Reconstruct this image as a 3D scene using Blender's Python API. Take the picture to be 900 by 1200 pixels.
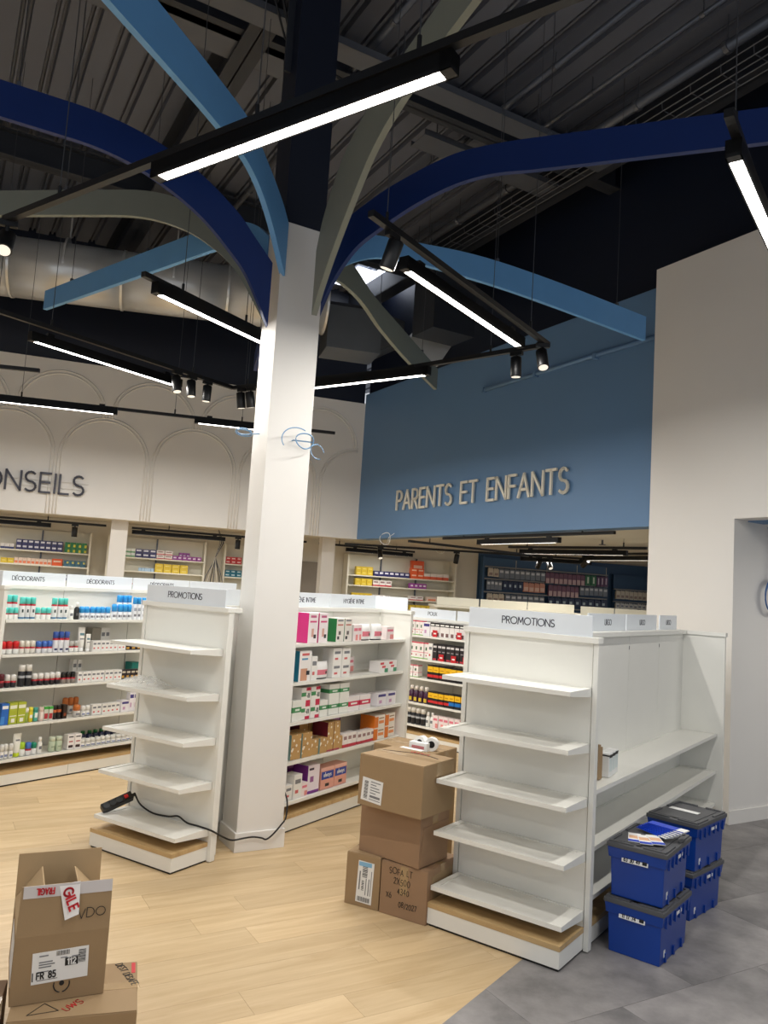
import bpy, bmesh, math, random
from mathutils import Matrix, Vector

random.seed(11)
R = math.radians
scene = bpy.context.scene
for o in list(bpy.data.objects):
    bpy.data.objects.remove(o)

# ------------------------------------------------------------------ camera
PITCH, ROLL, CAM_H, FPX = 0.096, 0.063, 1.717, 917.4
fw = Vector((0, math.cos(PITCH), math.sin(PITCH)))
up = Vector((0, -math.sin(PITCH), math.cos(PITCH)))
rt = Vector((1, 0, 0))
r2 = math.cos(ROLL) * rt + math.sin(ROLL) * up
u2 = -math.sin(ROLL) * rt + math.cos(ROLL) * up
cam_data = bpy.data.cameras.new('camera')
cam_data.sensor_fit = 'VERTICAL'
cam_data.sensor_height = 24.0
cam_data.lens = FPX * 24.0 / 1200.0
cam_data.clip_start = 0.05
cam = bpy.data.objects.new('camera', cam_data)
scene.collection.objects.link(cam)
m4 = Matrix.Identity(4)
for i in range(3):
    m4[i][0], m4[i][1], m4[i][2] = r2[i], u2[i], -fw[i]
m4[2][3] = CAM_H
cam.matrix_world = m4
scene.camera = cam

# ------------------------------------------------------------------ world and exposure
world = bpy.data.worlds.new('world')
scene.world = world
world.use_nodes = True
bg = world.node_tree.nodes['Background']
bg.inputs[0].default_value = (0.88, 0.93, 1.0, 1)
bg.inputs[1].default_value = 0.56
scene.view_settings.view_transform = 'Standard'
scene.view_settings.look = 'None'
scene.view_settings.gamma = 1
scene.view_settings.use_curve_mapping = False
scene.view_settings.exposure = 0.25

LAMP_W = 30.0        # one 1.45 m linear lamp of the sales floor
REAR_W = 7.5        # one lamp under the low ceiling
LAMP_COL = (1.0, 0.965, 0.91)

# ------------------------------------------------------------------ materials
def lin(c):
    out = []
    for v in c[:3]:
        v = v / 255.0
        out.append(v / 12.92 if v <= 0.04045 else ((v + 0.055) / 1.055) ** 2.4)
    return (*out, 1.0)

MATS = {}
def new_mat(name):
    m = bpy.data.materials.new(name)
    m.use_nodes = True
    nt = m.node_tree
    b = nt.nodes['Principled BSDF']
    return m, nt, b

def M(name, rgb, rough=0.5, var=0.05, scale=6.0, metal=0.0, bump=0.0, bscale=60.0, stretch=(1, 1, 1), spec=0.5):
    if name in MATS:
        return MATS[name]
    m, nt, b = new_mat(name)
    N, L = nt.nodes, nt.links
    tc = N.new('ShaderNodeTexCoord')
    mp = N.new('ShaderNodeMapping')
    mp.inputs['Scale'].default_value = stretch
    L.new(tc.outputs['Object'], mp.inputs[0])
    nz = N.new('ShaderNodeTexNoise')
    nz.inputs['Scale'].default_value = scale
    nz.inputs['Detail'].default_value = 4
    L.new(mp.outputs[0], nz.inputs['Vector'])
    c = lin(rgb)
    mx = N.new('ShaderNodeMix')
    mx.data_type = 'RGBA'
    mx.inputs[6].default_value = [max(0, v * (1 - var)) for v in c[:3]] + [1]
    mx.inputs[7].default_value = [min(1, v * (1 + var)) for v in c[:3]] + [1]
    L.new(nz.outputs['Fac'], mx.inputs[0])
    L.new(mx.outputs[2], b.inputs['Base Color'])
    b.inputs['Roughness'].default_value = rough
    b.inputs['Metallic'].default_value = metal
    b.inputs['Specular IOR Level'].default_value = spec
    if bump:
        n2 = N.new('ShaderNodeTexNoise')
        n2.inputs['Scale'].default_value = bscale
        L.new(mp.outputs[0], n2.inputs['Vector'])
        bp = N.new('ShaderNodeBump')
        bp.inputs['Strength'].default_value = bump
        bp.inputs['Distance'].default_value = 0.004
        L.new(n2.outputs['Fac'], bp.inputs['Height'])
        L.new(bp.outputs[0], b.inputs['Normal'])
    MATS[name] = m
    return m

def emit(name, rgb, strength):
    if name in MATS:
        return MATS[name]
    m, nt, b = new_mat(name)
    b.inputs['Base Color'].default_value = (0.9, 0.9, 0.9, 1)
    b.inputs['Emission Color'].default_value = lin(rgb)
    b.inputs['Emission Strength'].default_value = strength
    MATS[name] = m
    return m

def pack(name, base, rects=(), rough=0.35, specks=None):
    """printed packaging: flat colour fields laid out on the generated x / z of the pack"""
    if name in MATS:
        return MATS[name]
    m, nt, b = new_mat(name)
    N, L = nt.nodes, nt.links
    tc = N.new('ShaderNodeTexCoord')
    sp = N.new('ShaderNodeSeparateXYZ')
    L.new(tc.outputs['Generated'], sp.inputs[0])
    def cmp(sock, v, op):
        n = N.new('ShaderNodeMath')
        n.operation = op
        L.new(sock, n.inputs[0])
        n.inputs[1].default_value = v
        return n.outputs[0]
    def mul(a, c):
        n = N.new('ShaderNodeMath')
        n.operation = 'MULTIPLY'
        L.new(a, n.inputs[0])
        L.new(c, n.inputs[1])
        return n.outputs[0]
    rgbn = N.new('ShaderNodeRGB')
    rgbn.outputs[0].default_value = lin(base)
    col = rgbn.outputs[0]
    for (x0, x1, z0, z1, rgb) in rects:
        k = mul(cmp(sp.outputs[2], z0, 'GREATER_THAN'), cmp(sp.outputs[2], z1, 'LESS_THAN'))
        if x0 > 0.001 or x1 < 0.999:
            k = mul(k, mul(cmp(sp.outputs[0], x0, 'GREATER_THAN'), cmp(sp.outputs[0], x1, 'LESS_THAN')))
        mx = N.new('ShaderNodeMix')
        mx.data_type = 'RGBA'
        L.new(k, mx.inputs[0])
        L.new(col, mx.inputs[6])
        mx.inputs[7].default_value = lin(rgb)
        col = mx.outputs[2]
    if specks:
        vo = N.new('ShaderNodeTexVoronoi')
        vo.inputs['Scale'].default_value = specks[0]
        L.new(tc.outputs['Object'], vo.inputs['Vector'])
        k = cmp(vo.outputs['Distance'], specks[1], 'LESS_THAN')
        mx = N.new('ShaderNodeMix')
        mx.data_type = 'RGBA'
        L.new(k, mx.inputs[0])
        L.new(col, mx.inputs[6])
        mx.inputs[7].default_value = lin(specks[2])
        col = mx.outputs[2]
    L.new(col, b.inputs['Base Color'])
    b.inputs['Roughness'].default_value = rough
    MATS[name] = m
    return m

def wood_mat(name, light, dark, rough, ang, grain=1.0):
    m, nt, b = new_mat(name)
    N, L = nt.nodes, nt.links
    tc = N.new('ShaderNodeTexCoord')
    oi = N.new('ShaderNodeObjectInfo')
    ad = N.new('ShaderNodeVectorMath')
    ad.operation = 'ADD'
    cm = N.new('ShaderNodeCombineXYZ')
    ml = N.new('ShaderNodeMath')
    ml.operation = 'MULTIPLY'
    ml.inputs[1].default_value = 37.0
    L.new(oi.outputs['Random'], ml.inputs[0])
    L.new(ml.outputs[0], cm.inputs[0])
    L.new(ml.outputs[0], cm.inputs[1])
    L.new(tc.outputs['Object'], ad.inputs[0])
    L.new(cm.outputs[0], ad.inputs[1])
    mp = N.new('ShaderNodeMapping')
    mp.inputs['Rotation'].default_value = (0, 0, -ang)
    L.new(ad.outputs[0], mp.inputs[0])
    m2 = N.new('ShaderNodeMapping')
    m2.inputs['Scale'].default_value = (1.1 * grain, 11.0 * grain, 4.0)
    L.new(mp.outputs[0], m2.inputs[0])
    nz = N.new('ShaderNodeTexNoise')
    nz.inputs['Scale'].default_value = 1.6
    nz.inputs['Detail'].default_value = 6
    nz.inputs['Roughness'].default_value = 0.62
    nz.inputs['Distortion'].default_value = 0.6
    L.new(m2.outputs[0], nz.inputs['Vector'])
    rp = N.new('ShaderNodeValToRGB')
    rp.color_ramp.elements[0].position = 0.28
    rp.color_ramp.elements[0].color = lin(dark)
    rp.color_ramp.elements[1].position = 0.68
    rp.color_ramp.elements[1].color = lin(light)
    L.new(nz.outputs['Fac'], rp.inputs[0])
    hs = N.new('ShaderNodeHueSaturation')
    mr = N.new('ShaderNodeMapRange')
    mr.inputs[3].default_value = 0.90
    mr.inputs[4].default_value = 1.06
    L.new(oi.outputs['Random'], mr.inputs[0])
    L.new(mr.outputs[0], hs.inputs['Value'])
    L.new(rp.outputs[0], hs.inputs['Color'])
    L.new(hs.outputs[0], b.inputs['Base Color'])
    b.inputs['Roughness'].default_value = rough
    bp = N.new('ShaderNodeBump')
    bp.inputs['Strength'].default_value = 0.06
    bp.inputs['Distance'].default_value = 0.003
    L.new(nz.outputs['Fac'], bp.inputs['Height'])
    L.new(bp.outputs[0], b.inputs['Normal'])
    MATS[name] = m
    return m

def concrete_mat(name):
    m, nt, b = new_mat(name)
    N, L = nt.nodes, nt.links
    tc = N.new('ShaderNodeTexCoord')
    oi = N.new('ShaderNodeObjectInfo')
    ad = N.new('ShaderNodeVectorMath')
    ad.operation = 'ADD'
    ml = N.new('ShaderNodeMath')
    ml.operation = 'MULTIPLY'
    ml.inputs[1].default_value = 53.0
    L.new(oi.outputs['Random'], ml.inputs[0])
    L.new(tc.outputs['Object'], ad.inputs[0])
    L.new(ml.outputs[0], ad.inputs[1])
    n1 = N.new('ShaderNodeTexNoise')
    n1.inputs['Scale'].default_value = 3.2
    n1.inputs['Detail'].default_value = 8
    n1.inputs['Roughness'].default_value = 0.66
    L.new(ad.outputs[0], n1.inputs['Vector'])
    rp = N.new('ShaderNodeValToRGB')
    rp.color_ramp.elements[0].position = 0.32
    rp.color_ramp.elements[0].color = lin((106, 104, 104))
    rp.color_ramp.elements[1].position = 0.72
    rp.color_ramp.elements[1].color = lin((156, 152, 151))
    L.new(n1.outputs['Fac'], rp.inputs[0])
    L.new(rp.outputs[0], b.inputs['Base Color'])
    b.inputs['Roughness'].default_value = 0.5
    MATS[name] = m
    return m

def slot_mat(name, rgb, dark, sx, sz):
    """perforated steel: rows of small dark slots"""
    m, nt, b = new_mat(name)
    N, L = nt.nodes, nt.links
    tc = N.new('ShaderNodeTexCoord')
    br = N.new('ShaderNodeTexBrick')
    br.inputs['Color1'].default_value = lin(dark)
    br.inputs['Color2'].default_value = lin(dark)
    br.inputs['Mortar'].default_value = lin(rgb)
    br.inputs['Scale'].default_value = 1.0
    br.inputs['Mortar Size'].default_value = 0.012
    br.inputs['Brick Width'].default_value = sx
    br.inputs['Row Height'].default_value = sz
    L.new(tc.outputs['Object'], br.inputs['Vector'])
    L.new(br.outputs['Color'], b.inputs['Base Color'])
    b.inputs['Roughness'].default_value = 0.5
    b.inputs['Metallic'].default_value = 0.3
    MATS[name] = m
    return m

WHITE = M('white_laminate', (232, 231, 224), 0.38, 0.02)
CREAM = M('cream_laminate', (226, 222, 206), 0.45, 0.02)
WALLW = M('white_paint', (228, 225, 220), 0.6, 0.03, 2.0, bump=0.04, bscale=120)
REARW = M('cream_paint', (216, 210, 196), 0.6, 0.03, 2.0)
BLUEW = M('slate_blue_paint', (98, 134, 174), 0.5, 0.05, 0.9, bump=0.03, bscale=90)
NAVYW = M('night_navy_paint', (14, 22, 40), 0.45, 0.15, 1.2)
DECK = M('dark_roof_steel', (98, 103, 116), 0.5, 0.15, 1.3, metal=0.2)
STEEL = M('dark_steel', (46, 50, 58), 0.5, 0.2, 2.0, metal=0.2)
BLACK = M('black_metal', (14, 14, 16), 0.42, 0.1)
GALV = M('galvanised_steel', (226, 227, 226), 0.3, 0.12, 2.2, metal=0.55, stretch=(0.4, 3, 3))
PIPE = M('grey_conduit', (96, 100, 108), 0.4, 0.1, metal=0.5)
NAVY = M('navy_board', (10, 42, 106), 0.42, 0.06)
SKY = M('light_blue_board', (104, 164, 220), 0.45, 0.05)
OLIVE = M('grey_olive_board', (128, 134, 126), 0.5, 0.05)
OAK = wood_mat('oak_board', (206, 176, 128), (178, 146, 100), 0.45, 0.0)
PLANK = wood_mat('oak_vinyl', (210, 185, 146), (188, 160, 119), 0.42, R(30))
TILE = concrete_mat('grey_vinyl_tile')
CARD = M('brown_cardboard', (154, 128, 94), 0.75, 0.06, 14, bump=0.05, bscale=180)
CARD2 = M('pinkish_cardboard', (150, 120, 92), 0.75, 0.06, 14, bump=0.05, bscale=180)
CARDIN = M('cardboard_inside', (166, 140, 104), 0.8, 0.06, 14)
PTAPE = M('clear_packing_tape', (166, 140, 104), 0.2, 0.04)
PAPER = M('white_paper', (232, 232, 230), 0.6, 0.02)
INK = M('black_ink', (22, 22, 24), 0.5, 0.02)
GREYINK = M('grey_print', (120, 122, 126), 0.5, 0.05)
REDINK = M('red_ink', (196, 30, 40), 0.5, 0.04)
LETTER = M('dark_lettering', (46, 46, 62), 0.45, 0.02)
CREAML = M('cream_lettering', (226, 222, 208), 0.5, 0.02)
CRATE = M('blue_crate_plastic', (12, 60, 148), 0.36, 0.06)
LID = M('charcoal_lid_plastic', (82, 83, 86), 0.5, 0.06)
CABLEB = M('pale_blue_cable', (120, 160, 196), 0.4, 0.05)
CABLEK = M('black_cable', (16, 16, 18), 0.45, 0.05)
WIRE = M('suspension_wire', (90, 92, 96), 0.4, 0.05, metal=0.6)
LED = emit('led_diffuser', (255, 250, 242), 14.0)
LEDR = emit('rear_led_diffuser', (255, 244, 228), 5.0)
SPOTL = emit('spot_lens', (235, 225, 205), 0.7)
SKYL = emit('skylight_glass', (235, 242, 255), 3.0)

# ------------------------------------------------------------------ mesh helpers
COL = scene.collection

class MB:
    def __init__(s):
        s.v, s.f, s.mi, s.cur = [], [], [], 0
    def face(s, idx):
        s.f.append(tuple(idx)); s.mi.append(s.cur)
    def box(s, x0, x1, y0, y1, z0, z1):
        n = len(s.v)
        s.v += [(x0, y0, z0), (x1, y0, z0), (x1, y1, z0), (x0, y1, z0), (x0, y0, z1), (x1, y0, z1), (x1, y1, z1), (x0, y1, z1)]
        for q in ((0, 3, 2, 1), (4, 5, 6, 7), (0, 1, 5, 4), (1, 2, 6, 5), (2, 3, 7, 6), (3, 0, 4, 7)):
            s.face([n + i for i in q])
        return s
    def hexa(s, pts):
        n = len(s.v)
        s.v += [tuple(p) for p in pts]
        for q in ((0, 3, 2, 1), (4, 5, 6, 7), (0, 1, 5, 4), (1, 2, 6, 5), (2, 3, 7, 6), (3, 0, 4, 7)):
            s.face([n + i for i in q])
        return s
    def prism(s, poly, z0, z1):
        n, k = len(s.v), len(poly)
        s.v += [(p[0], p[1], z0) for p in poly] + [(p[0], p[1], z1) for p in poly]
        s.face([n + i for i in reversed(range(k))])
        s.face([n + k + i for i in range(k)])
        for i in range(k):
            j = (i + 1) % k
            s.face((n + i, n + j, n + k + j, n + k + i))
        return s
    def lathe(s, prof, n=16, cx=0.0, cy=0.0):
        b = len(s.v)
        for (r, z) in prof:
            for i in range(n):
                a = 2 * math.pi * i / n
                s.v.append((cx + r * math.cos(a), cy + r * math.sin(a), z))
        for k in range(len(prof) - 1):
            for i in range(n):
                j = (i + 1) % n
                s.face((b + k * n + i, b + k * n + j, b + (k + 1) * n + j, b + (k + 1) * n + i))
        s.face([b + i for i in reversed(range(n))])
        t = b + (len(prof) - 1) * n
        s.face([t + i for i in range(n)])
        return s
    def tube(s, pts, r, n=8, closed=False):
        pts = [Vector(p) for p in pts]
        k = len(pts)
        b = len(s.v)
        ref = Vector((0.13, 0.31, 0.94)).normalized()
        for i, p in enumerate(pts):
            a = pts[(i - 1) % k] if (closed or i > 0) else pts[i]
            c = pts[(i + 1) % k] if (closed or i < k - 1) else pts[i]
            t = (c - a)
            t = t.normalized() if t.length > 1e-9 else Vector((0, 0, 1))
            if abs(t.dot(ref)) > 0.95:
                e1 = t.cross(Vector((1, 0, 0))).normalized()
            else:
                e1 = t.cross(ref).normalized()
            e2 = t.cross(e1)
            for q in range(n):
                w = 2 * math.pi * q / n
                s.v.append(tuple(p + r * (math.cos(w) * e1 + math.sin(w) * e2)))
        for i in range(k if closed else k - 1):
            j = (i + 1) % k
            for q in range(n):
                w = (q + 1) % n
                s.face((b + i * n + q, b + i * n + w, b + j * n + w, b + j * n + q))
        if not closed:
            s.face([b + q for q in reversed(range(n))])
            s.face([b + (k - 1) * n + q for q in range(n)])
        return s
    def bar(s, p, q, w, h):
        """rectangular bar between two points, w horizontal, h vertical"""
        p, q = Vector(p), Vector(q)
        d = (q - p).normalized()
        side = d.cross(Vector((0, 0, 1)))
        side = side.normalized() if side.length > 1e-6 else Vector((1, 0, 0))
        u = side.cross(d)
        a, b = side * w / 2, u * h / 2
        return s.hexa([p - a - b, q - a - b, q + a - b, p + a - b, p - a + b, q - a + b, q + a + b, p + a + b])
    def mesh(s, name, mats, bevel=0.0, smooth=False):
        me = bpy.data.meshes.new(name)
        me.from_pydata(s.v, [], s.f)
        for m in (mats if isinstance(mats, (list, tuple)) else [mats]):
            me.materials.append(m)
        for p, i in zip(me.polygons, s.mi):
            p.material_index = i
            p.use_smooth = False
        bm = bmesh.new()
        bm.from_mesh(me)
        bmesh.ops.recalc_face_normals(bm, faces=bm.faces)
        if bevel:
            bmesh.ops.bevel(bm, geom=list(bm.edges), offset=bevel, segments=2, profile=0.7, affect='EDGES', clamp_overlap=True)
        bm.to_mesh(me)
        bm.free()
        if smooth:
            for p in me.polygons:
                p.use_smooth = len(p.vertices) <= 4
        me.update()
        return me
    def build(s, name, mats, parent=None, bevel=0.0, smooth=False, loc=None, rotz=0.0):
        return link(name, s.mesh(name, mats, bevel, smooth), parent, loc, rotz)

def link(name, me, parent=None, loc=None, rotz=0.0):
    o = bpy.data.objects.new(name, me)
    COL.objects.link(o)
    if loc is not None:
        o.location = loc
    if rotz:
        o.rotation_euler = (0, 0, rotz)
    if parent is not None:
        o.parent = parent
    return o

def tag(o, label=None, cat=None, group=None, kind=None):
    if label: o['label'] = label
    if cat: o['category'] = cat
    if group: o['group'] = group
    if kind: o['kind'] = kind
    return o

def thing(name, label, cat, loc=(0, 0, 0), rotz=0.0, group=None):
    o = bpy.data.objects.new(name, None)
    o.empty_display_size = 0.1
    COL.objects.link(o)
    o.location = loc
    o.rotation_euler = (0, 0, rotz)
    return tag(o, label, cat, group)

def struct(name, mb, mat, parent=None, bevel=0.0, smooth=False, label=None):
    o = mb.build(name, mat, parent, bevel, smooth)
    if parent is None:
        o['kind'] = 'structure'
    if label:
        o['label'] = label
    return o

def clip(poly, px, py, nx, ny):
    """keep the side where (p - P).n >= 0"""
    out = []
    for i in range(len(poly)):
        a, b = poly[i], poly[(i + 1) % len(poly)]
        da = (a[0] - px) * nx + (a[1] - py) * ny
        db = (b[0] - px) * nx + (b[1] - py) * ny
        if da >= 0:
            out.append(a)
        if (da >= 0) != (db >= 0):
            t = da / (da - db)
            out.append((a[0] + t * (b[0] - a[0]), a[1] + t * (b[1] - a[1])))
    return out

# ------------------------------------------------------------------ a monoline stroke alphabet
def arc(cx, cy, rx, ry, a0, a1, n=10):
    return [(cx + rx * math.cos(R(a0 + (a1 - a0) * i / n)), cy + ry * math.sin(R(a0 + (a1 - a0) * i / n))) for i in range(n + 1)]

GL = {
    'A': (.72, [[(0, 0), (.36, 1), (.72, 0)], [(.13, .32), (.59, .32)]]),
    'B': (.55, [[(0, 0), (0, 1), (.28, 1)] + arc(.28, .76, .22, .24, 90, -90, 6) + [(0, .52)], [(.28, .52)] + arc(.3, .26, .25, .26, 90, -90, 6) + [(0, 0)]]),
    'C': (.78, [arc(.5, .5, .5, .5, 48, 312, 16)]),
    'D': (.72, [[(0, 0), (0, 1), (.24, 1)] + arc(.24, .5, .48, .5, 90, -90, 12) + [(0, 0)]]),
    'E': (.5, [[(.5, 1), (0, 1), (0, 0), (.5, 0)], [(0, .52), (.46, .52)]]),
    'F': (.48, [[(.48, 1), (0, 1), (0, 0)], [(0, .52), (.44, .52)]]),
    'G': (.86, [arc(.5, .5, .5, .5, 45, 360, 18) + [(.55, .5)]]),
    'H': (.66, [[(0, 0), (0, 1)], [(.66, 0), (.66, 1)], [(0, .52), (.66, .52)]]),
    'I': (.04, [[(.02, 0), (.02, 1)]]),
    'L': (.46, [[(0, 1), (0, 0), (.46, 0)]]),
    'M': (.86, [[(0, 0), (.1, 1), (.43, .25), (.76, 1), (.86, 0)]]),
    'N': (.7, [[(0, 0), (0, 1), (.7, 0), (.7, 1)]]),
    'O': (1.0, [arc(.5, .5, .5, .5, 0, 360, 22)]),
    'P': (.52, [[(0, 0), (0, 1), (.25, 1)] + arc(.25, .74, .27, .26, 90, -90, 8) + [(0, .48)]]),
    'R': (.55, [[(0, 0), (0, 1), (.25, 1)] + arc(.25, .74, .27, .26, 90, -90, 8) + [(0, .48)], [(.22, .48), (.55, 0)]]),
    'S': (.52, [arc(.26, .75, .24, .25, 40, 270, 9) + arc(.26, .25, .26, .25, 90, -140, 9)]),
    'T': (.6, [[(0, 1), (.6, 1)], [(.3, 1), (.3, 0)]]),
    'U': (.64, [[(0, 1), (0, .32)] + arc(.32, .32, .32, .32, 180, 360, 10) + [(.64, 1)]]),
    'V': (.68, [[(0, 1), (.34, 0), (.68, 1)]]),
    'X': (.62, [[(0, 1), (.62, 0)], [(0, 0), (.62, 1)]]),
    'Y': (.62, [[(0, 1), (.31, .5), (.62, 1)], [(.31, .5), (.31, 0)]]),
    'K': (.55, [[(0, 0), (0, 1)], [(.5, 1), (0, .45)], [(.15, .6), (.55, 0)]]),
    'W': (.95, [[(0, 1), (.24, 0), (.47, .8), (.7, 0), (.95, 1)]]),
    '0': (.6, [arc(.3, .5, .3, .5, 0, 360, 16)]),
    '1': (.25, [[(0, .78), (.2, 1), (.2, 0)]]),
    '2': (.52, [arc(.26, .73, .25, .27, 165, -20, 8) + [(0, 0), (.52, 0)]]),
    '3': (.5, [arc(.24, .75, .23, .25, 140, -90, 8) + arc(.24, .25, .26, .25, 90, -140, 8)]),
    '4': (.58, [[(.42, 0), (.42, 1), (0, .3), (.58, .3)]]),
    '5': (.5, [[(.46, 1), (.08, 1), (.03, .56)] + arc(.22, .31, .27, .31, 125, -140, 9)]),
    '6': (.54, [arc(.27, .3, .27, .3, 0, 360, 12), [(.02, .38), (.12, .75), (.4, 1)]]),
    '7': (.5, [[(0, 1), (.5, 1), (.16, 0)]]),
    '8': (.52, [arc(.26, .76, .22, .24, 0, 360, 12), arc(.26, .26, .26, .26, 0, 360, 12)]),
    '9': (.52, [arc(.26, .72, .25, .28, 0, 360, 12), [(.5, .68), (.2, 0)]]),
    '-': (.35, [[(0, .45), (.35, .45)]]),
    '%': (.7, [arc(.15, .8, .15, .2, 0, 360, 8), arc(.55, .2, .15, .2, 0, 360, 8), [(.55, 1), (.15, 0)]]),
    '/': (.4, [[(0, -.1), (.4, 1.1)]]),
    'a': (.45, [arc(.2, .28, .2, .28, 0, 360, 10), [(.42, .56), (.42, 0)]]),
    'l': (.04, [[(.02, 0), (.02, 1)]]),
    'w': (.6, [[(0, .56), (.15, 0), (.3, .5), (.45, 0), (.6, .56)]]),
    'y': (.45, [[(0, .56), (.22, .05)], [(.45, .56), (.1, -.35)]]),
    's': (.32, [arc(.16, .42, .14, .14, 40, 270, 6) + arc(.16, .14, .15, .14, 90, -140, 6)]),
}

def glyph(mb, ch, x, z, h, st, y0, y1, squash=1.0, slant=0.0):
    acc = None
    if ch == 'É': ch, acc = 'E', [(.18, 1.12), (.34, 1.28)]
    if ch == 'È': ch, acc = 'E', [(.16, 1.28), (.32, 1.12)]
    w, strokes = GL[ch]
    for pl in strokes + ([acc] if acc else []):
        for a, b in zip(pl[:-1], pl[1:]):
            ax, az, bx, bz = a[0] * h * squash + slant * a[1] * h, a[1] * h, b[0] * h * squash + slant * b[1] * h, b[1] * h
            dx, dz = bx - ax, bz - az
            ln = math.hypot(dx, dz)
            if ln < 1e-6:
                continue
            ux, uz = dx / ln, dz / ln
            e = st * 0.35
            ax -= ux * e; az -= uz * e; bx += ux * e; bz += uz * e
            px, pz = -uz * st / 2, ux * st / 2
            P = [(x + ax + px, z + az + pz), (x + ax - px, z + az - pz), (x + bx - px, z + bz - pz), (x + bx + px, z + bz + pz)]
            mb.hexa([(p[0], y0, p[1]) for p in P] + [(p[0], y1, p[1]) for p in P])
    return w * h * squash

def text_width(s, h, gap, squash=1.0):
    t = 0
    for ch in s:
        if ch == ' ':
            t += 0.42 * h * squash + gap
        else:
            t += GL[{'É': 'E', 'È': 'E'}.get(ch, ch)][0] * h * squash + gap
    return t - gap

def text_mb(s, h, st, y0=-0.001, y1=0.0, gap=None, squash=1.0, center=True, slant=0.0, jit=0.0):
    gap = h * 0.2 if gap is None else gap
    mb = MB()
    x = -text_width(s, h, gap, squash) / 2 if center else 0
    for ch in s:
        if ch == ' ':
            x += 0.42 * h * squash + gap
            continue
        x += glyph(mb, ch, x, random.uniform(-jit, jit) * h, h * (1 + random.uniform(-jit, jit)), st, y0, y1, squash, slant) + gap
    return mb

# ================================================================== THE SETTING
def dirv(deg):
    return Vector((math.cos(R(deg)), math.sin(R(deg)), 0))

GRID = 29.5
E1, E2 = dirv(30), dirv(120)

# ------------------------------------------------------------------ floor
QX, QY = 0.36, 3.306                       # where oak vinyl meets grey vinyl
BD = dirv(54.5)
BN = (-BD.y, BD.x)                         # towards the oak side
big = [(-10, -4), (11, -4), (11, 21), (-10, 21)]
fl = MB()
fl.prism(clip(big, QX, QY, BN[0], BN[1]), -0.10, -0.0035)
fl.cur = 1
fl.prism(clip(big, QX, QY, -BN[0], -BN[1]), -0.10, -0.0035)
floor = struct('floor', fl, [PLANK, TILE])

def lay(name, mat, du, dv, sign, stagger, keep, limit, gap, thick=0.004):
    cells = []
    for j in range(-40, 160):
        off = random.uniform(0, du) if stagger else (0.0 if j % 2 else du / 2)
        for i in range(-20, 30):
            u0, v0 = i * du + off, j * dv
            c = E1 * (u0 + du / 2) + E2 * (v0 + dv / 2)
            if keep(c):
                cells.append((c.length, u0, v0))
    cells.sort()
    n = 0
    for _, u0, v0 in cells:
        if n >= limit:
            break
        poly = [(E1 * a + E2 * b) for a, b in ((u0 + gap, v0 + gap), (u0 + du - gap, v0 + gap), (u0 + du - gap, v0 + dv - gap), (u0 + gap, v0 + dv - gap))]
        poly = clip([(p.x, p.y) for p in poly], QX, QY, BN[0] * sign, BN[1] * sign)
        if len(poly) < 3:
            continue
        MB().prism(poly, -thick, 0.0).build(name, mat, floor)
        n += 1

def in_view(c, near, far, k):
    return near < c.y < far and abs(c.x) < 0.62 * c.y + k
lay('plank', PLANK, 1.22, 0.19, 1, True,
    lambda c: in_view(c, 2.5, 9.6, 0.5) and (c.x - QX) * BN[0] + (c.y - QY) * BN[1] > -0.5, 295, 0.0005)
lay('tile', TILE, 0.92, 0.62, -1, False,
    lambda c: in_view(c, 2.3, 7.2, 0.6) and (c.x - QX) * BN[0] + (c.y - QY) * BN[1] < 0.6, 60, 0.0008)

# ------------------------------------------------------------------ walls
K = Vector((-0.41, 12.57, 0))               # where the arched wall meets the blue wall
U, V = dirv(19.4), dirv(109.4)              # along the arched wall / away behind it
BU, BV = dirv(-59.8), dirv(30.2)            # along the blue wall / away behind it
ZS, ZA, ZB, ZC = 2.46, 4.68, 4.83, 6.5

def P2(v):
    return (v.x, v.y)

arch = struct('wall_back', MB().prism([P2(K - U * 8), P2(K), P2(K + V * 0.25), P2(K - U * 8 + V * 0.25)], ZS, ZA), WALLW,
              label='white upper wall with raised rows of arches')
def arch_pts(c, spring, r, foot, lo, hi):
    pts = []
    if foot is not None:
        pts.append((c - r, foot))
    pts += [(c + r * math.cos(R(180 - 7.5 * i)), spring + r * math.sin(R(180 - 7.5 * i))) for i in range(25)]
    if foot is not None:
        pts.append((c + r, foot))
    pts = [p for p in pts if lo < p[0] < hi]
    return [tuple(K + U * s - V * 0.004 + Vector((0, 0, z))) for s, z in pts]
for k in range(-5, 4):
    c = -3.92 + 1.28 * k
    if c < -8: continue
    for rr in (0.618, 0.575):
        p = arch_pts(c, 3.30, rr, ZS + 0.005, -8, -0.02)
        if len(p) > 3:
            MB().tube(p, 0.011, 6).build('arch_moulding', WALLW, arch, smooth=True)
for k in range(-5, 4):
    c = -4.56 + 1.28 * k
    if -8 < c < 0.2:
        for rr in (0.618, 0.575):
            p = arch_pts(c, 3.91, rr, None, -8, -0.02)
            if len(p) > 3:
                MB().tube(p, 0.011, 6).build('arch_moulding', WALLW, arch, smooth=True)

struct('wall_side', MB().prism([P2(K), P2(K + BU * 8.4), P2(K + BU * 8.4 + BV * 0.22), P2(K + BV * 0.22)], ZS, ZB), BLUEW,
       label='slate blue upper wall facing the column')
struct('wall_upper_back', MB().prism([P2(K - U * 9 + V * 0.06), P2(K + V * 0.06), P2(K + V * 0.3), P2(K - U * 9 + V * 0.3)], ZA - 0.02, ZC + 0.1), NAVYW)
struct('wall_upper_side', MB().prism([P2(K + BV * 0.06), P2(K + BU * 12 + BV * 0.06), P2(K + BU * 12 + BV * 0.3), P2(K + BV * 0.3)], ZB - 0.02, ZC + 0.1), NAVYW)

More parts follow.
